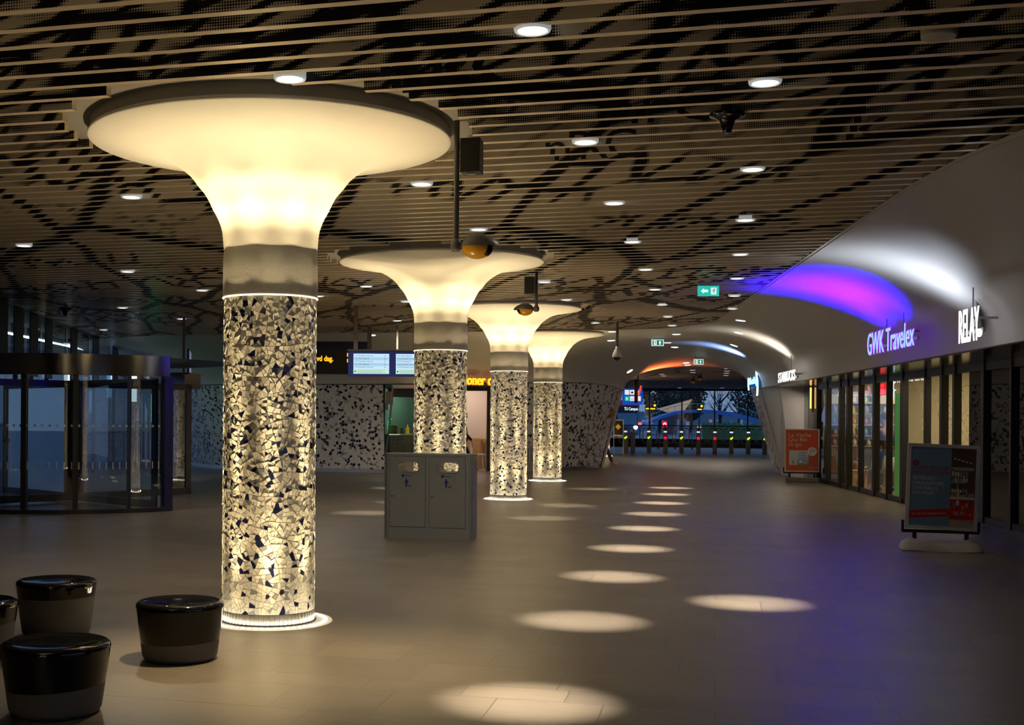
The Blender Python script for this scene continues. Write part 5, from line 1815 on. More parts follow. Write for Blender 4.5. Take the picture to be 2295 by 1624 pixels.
for i in range(5):
    p = inpx(1918, .45, .42) + Vector((.02, -.36 + .18 * i, 0))
    b = MB(); b.lathe([(.09 * math.cos(a * PI / 8 - PI / 2), .09 + .09 * math.sin(a * PI / 8 - PI / 2)) for a in range(9)], 12)
    tag(b.build('gift_ball', GOODS[(5, 2, 3, 5, 0)[i]], None, loc=p), 'rounded packet on the low plinth behind the shop glass', 'packet', 'packets on the low plinth')


def shell_chair(y, dpt, label, rz):
    t = thing('chair', label, 'chair', inpx(y, dpt), rz, 'pale shell chairs behind the shop glass')
    vs = []
    prof = [(-.22, .80, .17), (-.20, .62, .22), (-.15, .48, .24), (-.02, .44, .24), (.16, .45, .22), (.22, .43, .20)]
    for x, z, hw_ in prof:
        for j in range(9):
            s_ = -1 + j / 4
            vs.append((x + .04 * s_ * s_ * (1 if z > .5 else 0), s_ * hw_, z + .05 * s_ * s_))
    k = MB(); k.add(vs, [(i * 9 + j, i * 9 + j + 1, (i + 1) * 9 + j + 1, (i + 1) * 9 + j) for i in range(5) for j in range(8)], smooth=True)
    o = k.build('shell', M['whitepaint'], t); sm = o.modifiers.new('thick', 'SOLIDIFY'); sm.thickness = .018
    for sx in (-1, 1):
        for sy_ in (-1, 1):
            k = MB(); k.tube([(sx * .12, sy_ * .12, .44), (sx * .22, sy_ * .22, 0)], .014, 8); k.build('leg', M['wood'], t)


shell_chair(1948, .45, 'pale shell chair behind the shop glass, left of the person in brown', 2.6)
shell_chair(1984, .35, 'pale shell chair behind the shop glass, below the red neon', 2.2)
p = inpx(1980, .35); p.z = HC - (872 - 943) / F * p.dot(fwd)
t = thing('neon_sign', 'glowing red neon panel hanging inside the shop window', 'neon sign', p)
k = MB(); k.box((0, 0, 0), (.04, .85, .27), rz=math.atan2(sd.y, sd.x) - PI / 2); k.build('panel', pbr('neon_back', (.3, .01, .01), .4, emit=(1, .01, .01), es=.9), t)
k = MB()
for r_ in range(3):
    k.tube([(-.04, .36 - .06 * i, .08 - .08 * r_ + (.025 if i % 2 else -.025)) for i in range(13)], .010, 6)
k.build('tubes', glow('neon_red', (1.0, .03, .03), 3.0), t)
k = MB(); k.bar((0, 0, .13), (0, 0, ZT - p.z), .01, .01); k.build('hanger', M['black'], t)
p = inpx(2002, .35); p.z = HC - (872 - 943) / F * p.dot(fwd)
t = thing('neon_sign', 'thin pale blue neon scribble hanging right of the red neon panel', 'neon sign', p)
k = MB(); k.tube([(0, .10, .22), (0, -.02, .14), (0, .06, .05), (0, -.08, -.02), (0, .02, -.12), (0, .14, -.24)], .014, 6); k.tube([(0, -.05, -.03), (0, -.35, -.02)], .010, 6)
k.build('tubes', glow('neon_blue', (.6, .8, 1.0), 2.0), t)
p = inpx(2062, 1.0)
t = thing('display_panel', 'tall plain cream panel inside the dim shop behind the glass', 'panel', p)
k = MB(); k.box((0, 0, 1.15), (.42, .12, 2.3), rz=.1); k.build('board', pbr('cream_board', (.66, .60, .38), .6), t)
k = MB(); k.box((0, 0, .04), (.5, .4, .08), rz=.1); k.build('foot', M['black'], t)
k = MB(); p = inpx(2018, .5); k.box((p.x, p.y, 1.1), (.22, .06, 2.2))
tag(k.build('screen_panel', pbr('green_panel', (.12, .40, .12), .4, emit=(.1, .5, .1), es=.2)), 'upright green panel at the end of the lit shop window', 'panel')
k = MB(); p = inpx(1948, .6); p.z = HC - (880 - 943) / F * p.dot(fwd); k.poly([(p.x, p.y - .5, p.z - .22), (p.x, p.y + .45, p.z - .22), (p.x, p.y + .40, p.z + .22), (p.x, p.y + .05, p.z + .12)]); k.poly([(p.x + .03, p.y - .5, p.z - .22), (p.x + .03, p.y + .45, p.z - .22), (p.x + .03, p.y + .40, p.z + .22), (p.x + .03, p.y + .05, p.z + .12)])
tag(k.build('hanging_banner', pbr('banner_blue', (.25, .50, .60), .5, emit=(.3, .6, .75), es=.35)), 'pale blue slanting banner hanging in the lit shop', 'banner')

# ------------------------------------------------------------------ doner shop in the mosaic wall
ZK = 36.2
kp = lambda u, v, Z=ZK: atd(u, v, Z)
# kiosk window: a leaning lit glass case
tl, bl_ = kp(881, 866, 35.0), kp(865, 1022, 36.0)
tr, br2 = kp(1040, 866, 36.6), kp(1040, 1022, 37.4)
root = thing('kiosk_window', 'leaning lit glass counter window of the snack shop, left of the second column', 'kiosk window', (bl_.x, bl_.y, 0))
O = root.location.copy()
L_ = lambda p: Vector(p) - O
k = MB(); k.add([L_(bl_), L_(br2), L_(tr), L_(tl)], [(0, 1, 2, 3)]); k.build('pane', M['glass'], root)
k = MB(); k.bar(L_(tl), L_(bl_), .05, .05); k.bar(L_(tl) + Vector((0, 0, .0)), L_(tr), .05, .10); k.build('window_frame', M['steel'], root)
dv = (br2 - bl_); dv.z = 0; dvn = dv.normalized(); inn_ = Vector((-dvn.y, dvn.x, 0))
Wk = dv.length
b0 = Vector((bl_.x, bl_.y, 0))
k = MB()
q = lambda s, d_, z: b0 + dvn * s + inn_ * d_ + Vector((0, 0, z))
k.add([L_(q(-.05, 0.02, 0)), L_(q(Wk, 0.02, 0)), L_(q(Wk, 0.02, bl_.z + .05)), L_(q(-.05, 0.02, bl_.z + .05))], [(0, 1, 2, 3)])
k.build('counter_front', pbr('kiosk_front', (.42, .36, .27), .5), root)
# patterned tiles behind the glass
k = MB(); rnd = random.Random(2)
for i in range(8):
    for j in range(2):
        s0, z0 = .25 + .25 * i, 0.58 + .25 * j
        k.add([L_(q(s0, .20, z0)), L_(q(s0 + .24, .20, z0)), L_(q(s0 + .24, .20, z0 + .24)), L_(q(s0, .20, z0 + .24))], [(0, 1, 2, 3)], rnd.choice((0, 1, 2, 3, 0)))
        c = q(s0 + .12, .195, z0 + .12)
        k.poly([L_(c + dvn * (.07 * math.cos(t * PI / 4)) + Vector((0, 0, .07 * math.sin(t * PI / 4)))) for t in range(8)], rnd.choice((0, 1, 2, 3)))
k.build('tile_front', [pbr('tile_%d' % i, c, .4) for i, c in enumerate(((.40, .36, .24), (.50, .26, .06), (.14, .30, .20), (.24, .24, .18)))], root)
k = MB(); k.add([L_(q(0.1, .1, 1.12)), L_(q(Wk, .1, 1.12)), L_(q(Wk, .6, 1.12)), L_(q(0.1, .6, 1.12))], [(0, 1, 2, 3)]); k.add([L_(q(0.1, .1, 1.09)), L_(q(Wk, .1, 1.09)), L_(q(Wk, .1, 1.12)), L_(q(0.1, .1, 1.12))], [(0, 1, 2, 3)]); k.build('shelf', M['steel'], root)
k = MB()
k.add([L_(q(0, 1.7, 0)), L_(q(Wk, 1.7, 0)), L_(q(Wk, 1.7, 2.6)), L_(q(0, 1.7, 2.6))], [(0, 1, 2, 3)])
k.add([L_(q(0.02, .1, 0)), L_(q(.02, 1.7, 0)), L_(q(.02, 1.7, 2.6)), L_(q(.02, .1, 2.6))], [(0, 1, 2, 3)])
k.add([L_(q(Wk, .1, 0)), L_(q(Wk, 1.7, 0)), L_(q(Wk, 1.7, 2.6)), L_(q(Wk, .1, 2.6))], [(0, 1, 2, 3)])
k.add([L_(q(0, .1, 2.6)), L_(q(Wk, .1, 2.6)), L_(q(Wk, 1.7, 2.6)), L_(q(0, 1.7, 2.6))], [(0, 1, 2, 3)])
tag(k.build('wall_kiosk', pbr('kiosk_wall', (.10, .20, .15), .5), None, loc=O), kind='structure')
k = MB(); s0 = q(.2, .12, 2.30)
k.add([L_(q(.12, .12, 2.20)), L_(q(Wk, .12, 2.20)), L_(q(Wk, .12, 2.46)), L_(q(.12, .12, 2.46))], [(0, 1, 2, 3)]); k.build('dark_fascia', M['black'], root)
k = MB(); k.add([L_(q(.0, .05, 1.98)), L_(q(.26, .05, 1.98)), L_(q(.26, .05, 2.36)), L_(q(.0, .05, 2.36))], [(0, 1, 2, 3)]); k.build('paper_notice', pbr('notice_paper', (.50, .42, .22), .6), root)
area('kiosk_lamp', q(Wk / 2, .8, 2.5), (0, 0, -1), 20, 1.4, .6, (.85, 1.0, .80))
for s, d_, z, sz, col, nm, lab, cat in ((.42, .32, 1.12, (.30, .2, .26), (.42, .26, .08), 'carton', 'brown carton on the shelf of the lit kiosk', 'carton'), (.92, .30, 1.12, None, (.75, .50, .02), 'sauce_bottle', 'yellow sauce bottle on the shelf of the lit kiosk', 'bottle'), (.75, .32, 1.12, (.10, .1, .18), (.2, .35, .3), 'jar', 'small dark jar beside the carton in the lit kiosk', 'jar')):
    c = q(s, d_, z)
    k = MB()
    if sz: k.box((0, 0, sz[2] / 2), sz); o = k.build(nm, pbr(nm + '_c', col, .4), None, loc=c, bevel=.01)
    else:
        k.lathe([(.001, 0), (.055, 0), (.055, .17), (.02, .22), (.012, .28), (.001, .28)], 14); o = k.build(nm, pbr(nm + '_c', col, .4, emit=col, es=.3), None, loc=c)
    tag(o, lab, cat)
k = MB(); c0_ = q(.24, .30, 1.14); k.tube([(0, 0, 0), (0.02, 0, .36), (.10, 0, .42)], .018, 6)
tag(k.build('neon_tube', glow('neon_green', (.05, 1.0, .35), 1.2), None, loc=c0_), 'green neon tube bent over the kiosk shelf', 'neon sign')
t = thing('menu_screen', 'small bright menu screen at the back of the lit kiosk', 'screen', q(.75, 1.6, 1.85))
k = MB(); k.box((0, 0, .10), (.52, .05, .24), rz=math.atan2(dvn.y, dvn.x)); k.build('case', M['black'], t)
k = MB(); k.box((-.06, -.035, .10), (.32, .01, .16), rz=math.atan2(dvn.y, dvn.x)); k.build('picture', glow('menu_glow', (.75, 1.0, .95), 1.2), t)
k = MB(); k.box((0, 0, 0.55), (.6, .4, 1.1)); tag(k.build('oven', M['darksteel'], None, loc=q(.9, 1.35, 0), bevel=.02), 'dark steel oven block in the back of the lit kiosk', 'oven')

# door opening to the right of the second column
ZDr = 37.6
dl_, drr = atz(1032, 1055, 0), atz(1096, 1055.5, 0)
dx_ = (drr - dl_); dx_.z = 0; dxn = dx_.normalized(); din = Vector((-dxn.y, dxn.x, 0)); Wd = dx_.length
ztop = atd(1070, 869, dl_.dot(fwd)).z
qd = lambda s, d_, z: Vector((dl_.x, dl_.y, 0)) + dxn * s + din * d_ + Vector((0, 0, z))
k = MB()
k.add([qd(-1.5, 2.6, 0), qd(3, 2.6, 0), qd(3, 2.6, .95), qd(-1.5, 2.6, .95)], [(0, 1, 2, 3)], 1)
k.add([qd(-1.5, 2.6, .95), qd(3, 2.6, .95), qd(3, 2.6, 3), qd(-1.5, 2.6, 3)], [(0, 1, 2, 3)], 0)
k.add([qd(Wd + .05, .1, 0), qd(Wd + .05, 2.6, 0), qd(Wd + .05, 2.6, 3), qd(Wd + .05, .1, 3)], [(0, 1, 2, 3)], 0)
k.add([qd(-1.5, .1, 0), qd(-1.5, 2.6, 0), qd(-1.5, 2.6, 3), qd(-1.5, .1, 3)], [(0, 1, 2, 3)], 0)
k.add([qd(-1.5, .1, 3), qd(3, .1, 3), qd(3, 2.6, 3), qd(-1.5, 2.6, 3)], [(0, 1, 2, 3)], 0)
k.add([qd(-1.5, 0, .004), qd(3, 0, .004), qd(3, 2.6, .004), qd(-1.5, 2.6, .004)], [(0, 1, 2, 3)], 2)
tag(k.build('wall_snack_room', [pbr('room_wall', (.72, .62, .55), .6), M['wood'], pbr('room_floor', (.30, .24, .19), .3)]), kind='structure')
area('room_lamp', qd(.3, 1.3, 2.95), (0, 0, -1), 42, 1.6, 1.2, (1.0, .80, .66))
k = MB()
k.box(qd(Wd + .02, 0, ztop / 2), (.20, .12, ztop), rz=math.atan2(dxn.y, dxn.x)); k.box(qd(Wd / 2, 0, ztop - .03), (Wd + .2, .12, .12), rz=math.atan2(dxn.y, dxn.x))
o = tag(k.build('door_1', M['black']), kind='structure')
# wall above the openings and the grey service door between the third and fourth columns
a = qd(-1.2, -.02, ztop); b = atz(1192, 1056, 0)
w0, w1 = atd(1096, 1050, 37.7), atd(1300, 1050, 38.4)
k = MB()
lo, hi = ztop, 2.85
pts = [atd(878, 900, 35.6), qd(-.6, .04, 0), qd(Wd + .1, .04, 0), atd(1150, 900, 37.9), atd(1300, 900, 39.6)]
for i in range(len(pts) - 1):
    p, q_ = pts[i], pts[i + 1]
    z0 = lo if i < 2 else 0
    k.add([(p.x, p.y, z0), (q_.x, q_.y, z0), (q_.x, q_.y, hi), (p.x, p.y, hi)], [(0, 1, 2, 3)])
tag(k.build('wall_shopfront', M['white']), kind='structure')
pl_, pr_ = atd(1180, 1054, 37.6), atd(1198, 1054, 37.75)
dd = pr_ - pl_; dd.z = 0
t = thing('service_door', 'pale grey service door glimpsed between the third and fourth columns', 'door', (pl_.x, pl_.y, 0), math.atan2(dd.y, dd.x))
k = MB(); k.box((.2, 0, 1.2), (1.0, .05, 2.4)); k.build('leaf', pbr('door_grey', (.34, .33, .30), .45), t)
k = MB(); k.tube([(.07, -.06, .25), (.07, -.06, 1.25)], .018, 8); k.build('pull_bar', M['steel'], t)
p = atd(1193, 912, 37.5); z1 = atd(1193, 871, 37.5).z
t = thing('notice_sign', 'red and white upright notice beside the fourth column', 'sign', p, math.atan2(dd.y, dd.x))
hN = z1 - p.z
k = MB(); k.box((0.06, 0, hN / 2), (.24, .02, hN)); k.build('board', M['red'], t)
k = MB()
for z, s in ((.10, .07), (.27, .09), (.45, .07)): k.box((0.05, -.012, z * hN / .55), (.10, .004, s))
k.build('white_marks', M['whitepaint'], t)
# yellow-orange letters over the doorway
txt = MB(); txt.text('doner company', .40, Matrix.Identity(4), 0, ext=.02, bold=.004)
xs = [p.x for p in txt.v]
fo = atd(1034, 861, 35.05); fe = atd(1166, 861, 36.2)
d = fe - fo; d.z = 0
f = d.length / (max(xs) - min(xs))
fr = frame((0, 0, 0), d.normalized())
root = thing('shop_sign', 'glowing yellow and orange shop letters above the doorway right of the second column', 'shop sign', fo, 0)
lt = MB(); lt.add([fr @ Vector(((p.x - min(xs)) * f, p.y, p.z + .05)) for p in txt.v], [tuple(x) for x in txt.f]); lt.build('letters', glow('letters_yellow', (1.0, .60, .02), 1.5), root)
txt = MB(); txt.text('doner company', .40, Matrix.Identity(4), 0, ext=.01, bold=.018)
lt = MB(); lt.add([fr @ Vector(((p.x - min(xs)) * f, p.y, p.z)) for p in txt.v], [tuple(x) for x in txt.f]); lt.build('letter_backs', glow('letters_orange', (.9, .13, .01), .9), root)
# furniture in the room
t = thing('high_table', 'high wooden table with slim legs in the doorway behind the waste bin', 'table', qd(1.0, 2.15, 0))
k = MB(); k.box((0, 0, .93), (.62, .6, .04)); k.build('top', M['wood'], t)
for sx in (-1, 1):
    for sy_ in (-1, 1):
        k = MB(); k.bar((sx * .28, sy_ * .26, 0), (sx * .28, sy_ * .26, .91), .04, .04); k.build('leg', pbr('leg_orange', (.60, .20, .04), .4) if sx > 0 else M['wood'], t)
t = thing('chair', 'white high-backed chair in the doorway behind the waste bin', 'chair', qd(.62, 1.55, 0))
k = MB(); k.box((0, 0, .46), (.40, .40, .04)); k.build('seat', M['whitepaint'], t)
k = MB(); k.add([(-.2, -.02, .46), (-.2, .02, .46), (-.26, .02, .92), (-.26, -.02, .92), (-.2, .38, .46), (-.26, .36, .92)], [(0, 1, 2, 3)]); k.box((-.23, 0, .70), (.03, .40, .46)); k.build('backrest', M['whitepaint'], t)
for sx in (-1, 1):
    for sy_ in (-1, 1):
        k = MB(); k.tube([(sx * .17, sy_ * .17, .45), (sx * .21, sy_ * .2, 0)], .018, 8); k.build('leg', M['whitepaint'], t)
# pale leaning panel beside the fourth column
a1, a2, a3, a4 = atd(1258, 1046, 38.2), atd(1264, 1046, 38.2), atd(1273, 959, 37.6), atd(1256, 959, 37.6)
k = MB(); off_ = Vector((0, .06, 0))
vs = [a1, a2, a3, a4] + [p + off_ for p in (a1, a2, a3, a4)]
k.add(vs, [(0, 1, 2, 3), (7, 6, 5, 4), (0, 4, 5, 1), (1, 5, 6, 2), (2, 6, 7, 3), (3, 7, 4, 0)])
tag(k.build('counter_wing', pbr('wing_beige', (.50, .45, .38), .5)), 'pale tapered counter wing showing right of the fourth column', 'counter')
p = atz(1182, 1076, 0) + Vector((-.22, .25, 0))
k = MB(); k.lathe([(.001, .16), (.05, .155), (.14, .10), (.20, .03), (.215, .0)], 20)
tag(k.build('cloth_bundle', pbr('bundle_red', (.65, .03, .02), .6, bump=.3, nscale=30), None, loc=p), 'red bundle lying on the floor left of the fourth column', 'bundle')
# yellow and other small plates on the mosaic of the arch
from mathutils.bvhtree import BVHTree
bpy.context.view_layer.update()
wm = bpy.data.objects['wall_mosaic_passage']
ok, loc, nor, idx = wm.ray_cast(ORI, ray(1370, 925).normalized())
if not ok: loc = atd(1370, 925, 40.3); nor = Vector((0, -1, 0))
if nor.dot(ORI - loc) < 0: nor = -nor
t = thing('wall_notice', 'ochre square notice on the mosaic left of the arch', 'notice', loc + nor * .03)
Rn = nor.to_track_quat('Z', 'Y').to_matrix().to_4x4()
k = MB(); k.box((0, 0, 0), (.22, .32, .02), M=Rn); k.build('plate', pbr('ochre_plate', (.42, .23, .03), .5), t)

# ------------------------------------------------------------------ people
def skin_mesh(name, verts, edges, radii, mat, parent, sub=2, root_i=0):
    me = bpy.data.meshes.new(name)
    me.from_pydata(verts, edges, [])
    o = bpy.data.objects.new(name, me)
    COL.objects.link(o)
    sk = o.modifiers.new('skin', 'SKIN')
    for i, r in enumerate(radii):
        me.skin_vertices[0].data[i].radius = r if isinstance(r, tuple) else (r, r)
        me.skin_vertices[0].data[i].use_root = (i == root_i)
    s = o.modifiers.new('sub', 'SUBSURF'); s.levels = sub; s.render_levels = sub
    dg = bpy.context.evaluated_depsgraph_get()
    m2 = bpy.data.meshes.new_from_object(o.evaluated_get(dg))
    bpy.data.objects.remove(o)
    for p in m2.polygons: p.use_smooth = True
    m2.materials.clear(); m2.materials.append(mat)
    o = bpy.data.objects.new(name, m2); COL.objects.link(o); o.parent = parent
    return o


def hand_chain(base, side, s=1.0):
    """palm, four fingers and thumb hanging down from a wrist"""
    v = [base, base + Vector((0, 0, -.05)), base + Vector((.002, 0, -.09))]
    e = [(0, 1), (1, 2)]; r = [.022, (.036, .016), (.036, .014)]
    for k, (dy, ln) in enumerate(((-.027, .075), (-.009, .085), (.009, .08), (.026, .062))):
        i = len(v)
        v += [base + Vector((.004, dy, -.10)), base + Vector((.010, dy, -.10 - ln * .55)), base + Vector((-.004 * side + .012, dy * .9, -.10 - ln))]
        e += [(2, i), (i, i + 1), (i + 1, i + 2)]; r += [.009, .0085, .0075]
    i = len(v)
    v += [base + Vector((.012, -.042, -.055)), base + Vector((.018, -.052, -.092))]
    e += [(1, i), (i, i + 1)]; r += [.011, .009]
    return v, e, r


def person(label, loc, rz, stride, coat, coat_len, trousers, shoes, hair, top=None, arms=(0.1, -0.1)):
    root = thing('person', label, 'person', loc, rz)
    # x forward, y to the person's left
    hip = .92
    V = [Vector((0, 0, hip)), Vector((0, 0, 1.12)), Vector((.0, 0, 1.36)), Vector((.01, 0, 1.48)), Vector((.03, 0, 1.57)), Vector((.035, 0, 1.66)), Vector((.03, 0, 1.74))]
    E = [(0, 1), (1, 2), (2, 3), (3, 4), (4, 5), (5, 6)]
    R = [(.13, .105), (.12, .095), (.155, .10), .055, .062, .092, .07]
    for sd_, st_ in ((1, stride), (-1, -stride)):
        i = len(V)
        V += [Vector((0, .09 * sd_, hip - .06)), Vector((st_ * .25 + .03, .095 * sd_, .50)), Vector((st_ * .5 - (.08 if st_ < 0 else 0), .095 * sd_, .09)), Vector((st_ * .5 + .13 - (.08 if st_ < 0 else 0), .10 * sd_, .04))]
        E += [(0, i), (i, i + 1), (i + 1, i + 2), (i + 2, i + 3)]; R += [.085, .055, .038, (.035, .03)]
        i = len(V)
        a = arms[0] if sd_ > 0 else arms[1]
        V += [Vector((0, .19 * sd_, 1.40)), Vector((a * .4 - .02, .23 * sd_, 1.12)), Vector((a + .03, .22 * sd_, .88))]
        E += [(2, i), (i, i + 1), (i + 1, i + 2)]; R += [.055, .042, .028]
        hv, he, hr = hand_chain(V[-1] + Vector((0.004, 0, -.01)), sd_)
        b_ = len(V) - 1; o_ = len(V)
        V += hv; E += [(x + o_, y + o_) for x, y in he] + [(b_, o_)]; R += hr
    # nose and ears as small branches of the head
    i = len(V); V += [Vector((.135, 0, 1.645)), Vector((.03, .10, 1.65)), Vector((.03, -.10, 1.65))]
    E += [(5, i), (5, i + 1), (5, i + 2)]; R += [.012, (.01, .025), (.01, .025)]
    skin_mesh('body', [tuple(v) for v in V], E, R, M['skin'], root, 2)
    f = MB()
    for sy_ in (-1, 1): f.lathe([(.001, -.007), (.011, 0), (.001, .007)], 8, M=Matrix.Translation((.122, .033 * sy_, 1.675)) @ Matrix.Rotation(PI / 2, 4, 'Y'))
    f.build('eyes', M['whitepaint'], root)
    f = MB(); f.box((.122, 0, 1.605), (.012, .045, .008)); f.build('mouth', M['red'], root)
    h = MB()
    vs = []
    for i in range(17):
        for j in range(9):
            th = 2 * PI * i / 16; ph = -.55 + (PI / 2 + .55) * j / 8
            rr_ = 1.0
            x = math.cos(ph) * math.cos(th)
            zlow = max(math.sin(ph), .28 * max(0, x) - .1 if x > .2 else math.sin(ph))
            vs.append((.025 + .112 * x, .098 * math.cos(ph) * math.sin(th), 1.70 + .098 * zlow))
    h.add(vs, [(i * 9 + j, (i + 1) * 9 + j, (i + 1) * 9 + j + 1, i * 9 + j + 1) for i in range(16) for j in range(8)], smooth=True)
    h.build('hair', hair, root)
    # jacket or coat: torso with sleeves and a skirt
    V = [Vector((0, 0, coat_len)), Vector((0, 0, hip + .02)), Vector((0, 0, 1.15)), Vector((0, 0, 1.36)), Vector((.01, 0, 1.46))]
    E = [(0, 1), (1, 2), (2, 3), (3, 4)]; R = [(.20, .17) if coat_len < .8 else (.16, .13), (.165, .13), (.15, .115), (.185, .12), .075]
    for sd_ in (1, -1):
        a = arms[0] if sd_ > 0 else arms[1]
        i = len(V); V += [Vector((0, .20 * sd_, 1.40)), Vector((a * .4 - .02, .235 * sd_, 1.12)), Vector((a + .028, .222 * sd_, .90))]
        E += [(3, i), (i, i + 1), (i + 1, i + 2)]; R += [.072, .058, .046]
    skin_mesh('coat', [tuple(v) for v in V], E, R, coat, root, 2)
    V = [Vector((0, 0, hip + .05)), Vector((0, 0, hip - .02))]; E = [(0, 1)]; R = [(.145, .12), (.14, .12)]
    for sd_, st_ in ((1, stride), (-1, -stride)):
        i = len(V)
        V += [Vector((0.0, .09 * sd_, hip - .12)), Vector((st_ * .25 + .03, .095 * sd_, .50)), Vector((st_ * .5 - (.08 if st_ < 0 else 0), .095 * sd_, .10))]
        E += [(1, i), (i, i + 1), (i + 1, i + 2)]; R += [.10, .072, .062]
    skin_mesh('trousers', [tuple(v) for v in V], E, R, trousers, root, 2)
    for sd_, st_ in ((1, stride), (-1, -stride)):
        x = st_ * .5 - (.08 if st_ < 0 else 0)
        k = MB()
        vs = []
        for xx, w_, hh in ((-.07, .03, .07), (-.05, .042, .09), (.02, .045, .095), (.09, .048, .07), (.16, .045, .05), (.20, .025, .03)):
            for t in range(9):
                a_ = PI * t / 8
                vs.append((x + xx, .098 * sd_ + w_ * math.cos(a_), .004 + hh * math.sin(a_)))
        k.add(vs, [(i * 9 + j, i * 9 + j + 1, (i + 1) * 9 + j + 1, (i + 1) * 9 + j) for i in range(5) for j in range(8)], smooth=True)
        k.build('shoe', shoes, root)
    return root


pp_ = atd(1039, 1056, 37.0)
person('person in a dark jacket and pale green collar, half hidden behind the second column', qd(.10, .55, 0), math.atan2(dxn.y, dxn.x), .55, M['cloth_dark'], .86, M['cloth_dark'], M['cloth_dark'], M['hair'], arms=(.25, -.2))
root_p = [o for o in bpy.data.objects if o.name.startswith('person') and o.parent is None][-1]
k = MB(); k.lathe([(.07, 1.42), (.085, 1.45), (.075, 1.50), (.06, 1.53)], 14); k.build('collar', M['cloth_green'], root_p)
person('person standing in a long brown coat behind the lit shop glass', inpx(1984, .62), PI * .62, .12, M['cloth_brown'], .48, M['cloth_dark'], M['cloth_dark'], pbr('brown_hair', (.10, .06, .03), .7))
pf = atd(1361, 1040, 43.4)
person('person striding out from behind the left side of the arch, only legs showing', (pf.x - .22, pf.y, 0), -.1, .75, M['cloth_dark'], .86, pbr('trouser_brown', (.16, .11, .08), .9), M['whitepaint'], M['hair'], arms=(.2, -.25))

# ------------------------------------------------------------------ ticket gates
def gate(u, v, kind, label):
    p = atz(u, v, 0)
    root = thing('ticket_gate', label, 'ticket gate', p, 0.0, 'row of ticket gates beyond the arch')
    hgt = 1.18
    b = MB(); b.box((0, .25, .48), (.20, .62, .96)); b.build('post', pbr('gate_steel', (.66, .58, .46), .40, .15), root, bevel=.02)
    b = MB(); b.box((.0, .1, 1.04), (.19, .42, .17)); b.build('reader_head', M['yellow'] if kind != 'plain' else M['steel'], root, bevel=.02)
    if kind != 'plain':
        b = MB(); b.box((0, -.115, 1.0), (.15, .01, .07)); b.build('reader_screen', glow('reader_glow', (.75, .82, 1.0), .9), root)
        col = {'green': (.62, .95, .02), 'red': (1.0, .02, .03)}[kind]
        Mx = Matrix.Translation((0, -.066, .70)) @ Matrix.Rotation(PI / 2, 4, 'X')
        b = MB()
        if kind == 'green':
            b.poly([(.05 * math.cos(t * PI / 8) - .015, .055 * math.sin(t * PI / 8) - .01, 0) for t in range(16)], 0, Mx)
            b.poly([(-.01, .03, .001), (.04, -.02, .001), (.085, .03, .001), (.075, .085, .001), (.03, .075, .001)], 0, Mx)
        else:
            b.poly([(.07 * math.cos(t * PI / 12), .075 * math.sin(t * PI / 12), 0) for t in range(24)], 0, Mx)
            for s_ in (-1, 1):
                b.poly([(-.035, -.035 * s_ - .008, .002), (-.035, -.035 * s_ + .008, .002), (.035, .035 * s_ + .008, .002), (.035, .035 * s_ - .008, .002)], 1, Mx)
        b.build('signal_light', [glow('signal_' + kind, col, 1.1), glow('signal_ink', (.25, .0, .0), .4)], root)
    b = MB(); b.lathe([(.001, 1.21), (.025, 1.205), (.04, 1.17), (.05, 1.12)], 12); b.build('sensor_cap', M['steel'], root)
    if kind != 'plain':
        for s_ in (-1,):
            pts = []
            w_, h_, r_ = .33, .37, .12
            for cx, cz, a0 in ((w_ - r_, h_ - r_, 0), (-w_ + r_, h_ - r_, 90), (-w_ + r_, -h_ + r_, 180), (w_ - r_, -h_ + r_, 270)):
                for i in range(6):
                    a_ = math.radians(a0 + 90 * i / 5); pts.append((.02 + cx + r_ * math.cos(a_), .28, .80 + cz + r_ * math.sin(a_)))
            b = MB(); b.tube(pts, .02, 8, closed=True); b.build('guard_loop', M['steel'], root)
    return root


gl = [(1402, 1012.5, 'green', 'leftmost ticket gate with a green light'), (1417.5, 1012, 'plain', 'plain narrow gate post without a light, second from the left'), (1454, 1012, 'green', 'ticket gate with a green light, second lit gate from the left'),
      (1491, 1013, 'red', 'ticket gate with a red light nearest the left, below the red traffic light'), (1527, 1013.5, 'green', 'ticket gate with a green light between two red-lit gates'), (1565, 1014, 'red', 'ticket gate with a red light, left of the two red-lit gates standing together'),
      (1602, 1014.5, 'red', 'ticket gate with a red light, right of the two red-lit gates standing together'), (1639, 1015, 'green', 'ticket gate with a green light just right of the red-lit pair'), (1677, 1015.5, 'green', 'rightmost full ticket gate with a green light'), (1714, 1016, 'green', 'ticket gate half hidden by the right side of the arch')]
for g in gl: gate(*g)
# barrier frame with a black and yellow board, left of the gates
p = atz(1386, 1019, 0)
root = thing('notice_board', 'black board with a yellow diamond on a white frame, left of the gates', 'notice board', p)
w_ = .42; zt_ = atd(1386, 941, p.dot(fwd)).z
k = MB()
for s_ in (-1, 1): k.tube([(s_ * w_ / 2, 0, 0), (s_ * w_ / 2, 0, zt_)], .022, 8)
for z in (.10, .78, zt_): k.tube([(-w_ / 2, 0, z), (w_ / 2, 0, z)], .02, 8)
k.build('frame', M['whitepaint'], root)
k = MB(); k.box((-.02, .01, (zt_ + .84) / 2), (w_ * .9, .03, zt_ - .86)); bd = k.build('board', M['black'], root)
k = MB(); zc = (zt_ + .95) / 2; k.poly([(-.02, -.008, zc - .13), (.11, -.008, zc), (-.02, -.008, zc + .13), (-.15, -.008, zc)], 0); k.box((-.02, -.01, .87), (w_ * .88, .01, .06)); k.build('yellow_mark', pbr('board_yellow', (.75, .42, .02), .4, emit=(.8, .45, .02), es=.2), bd)
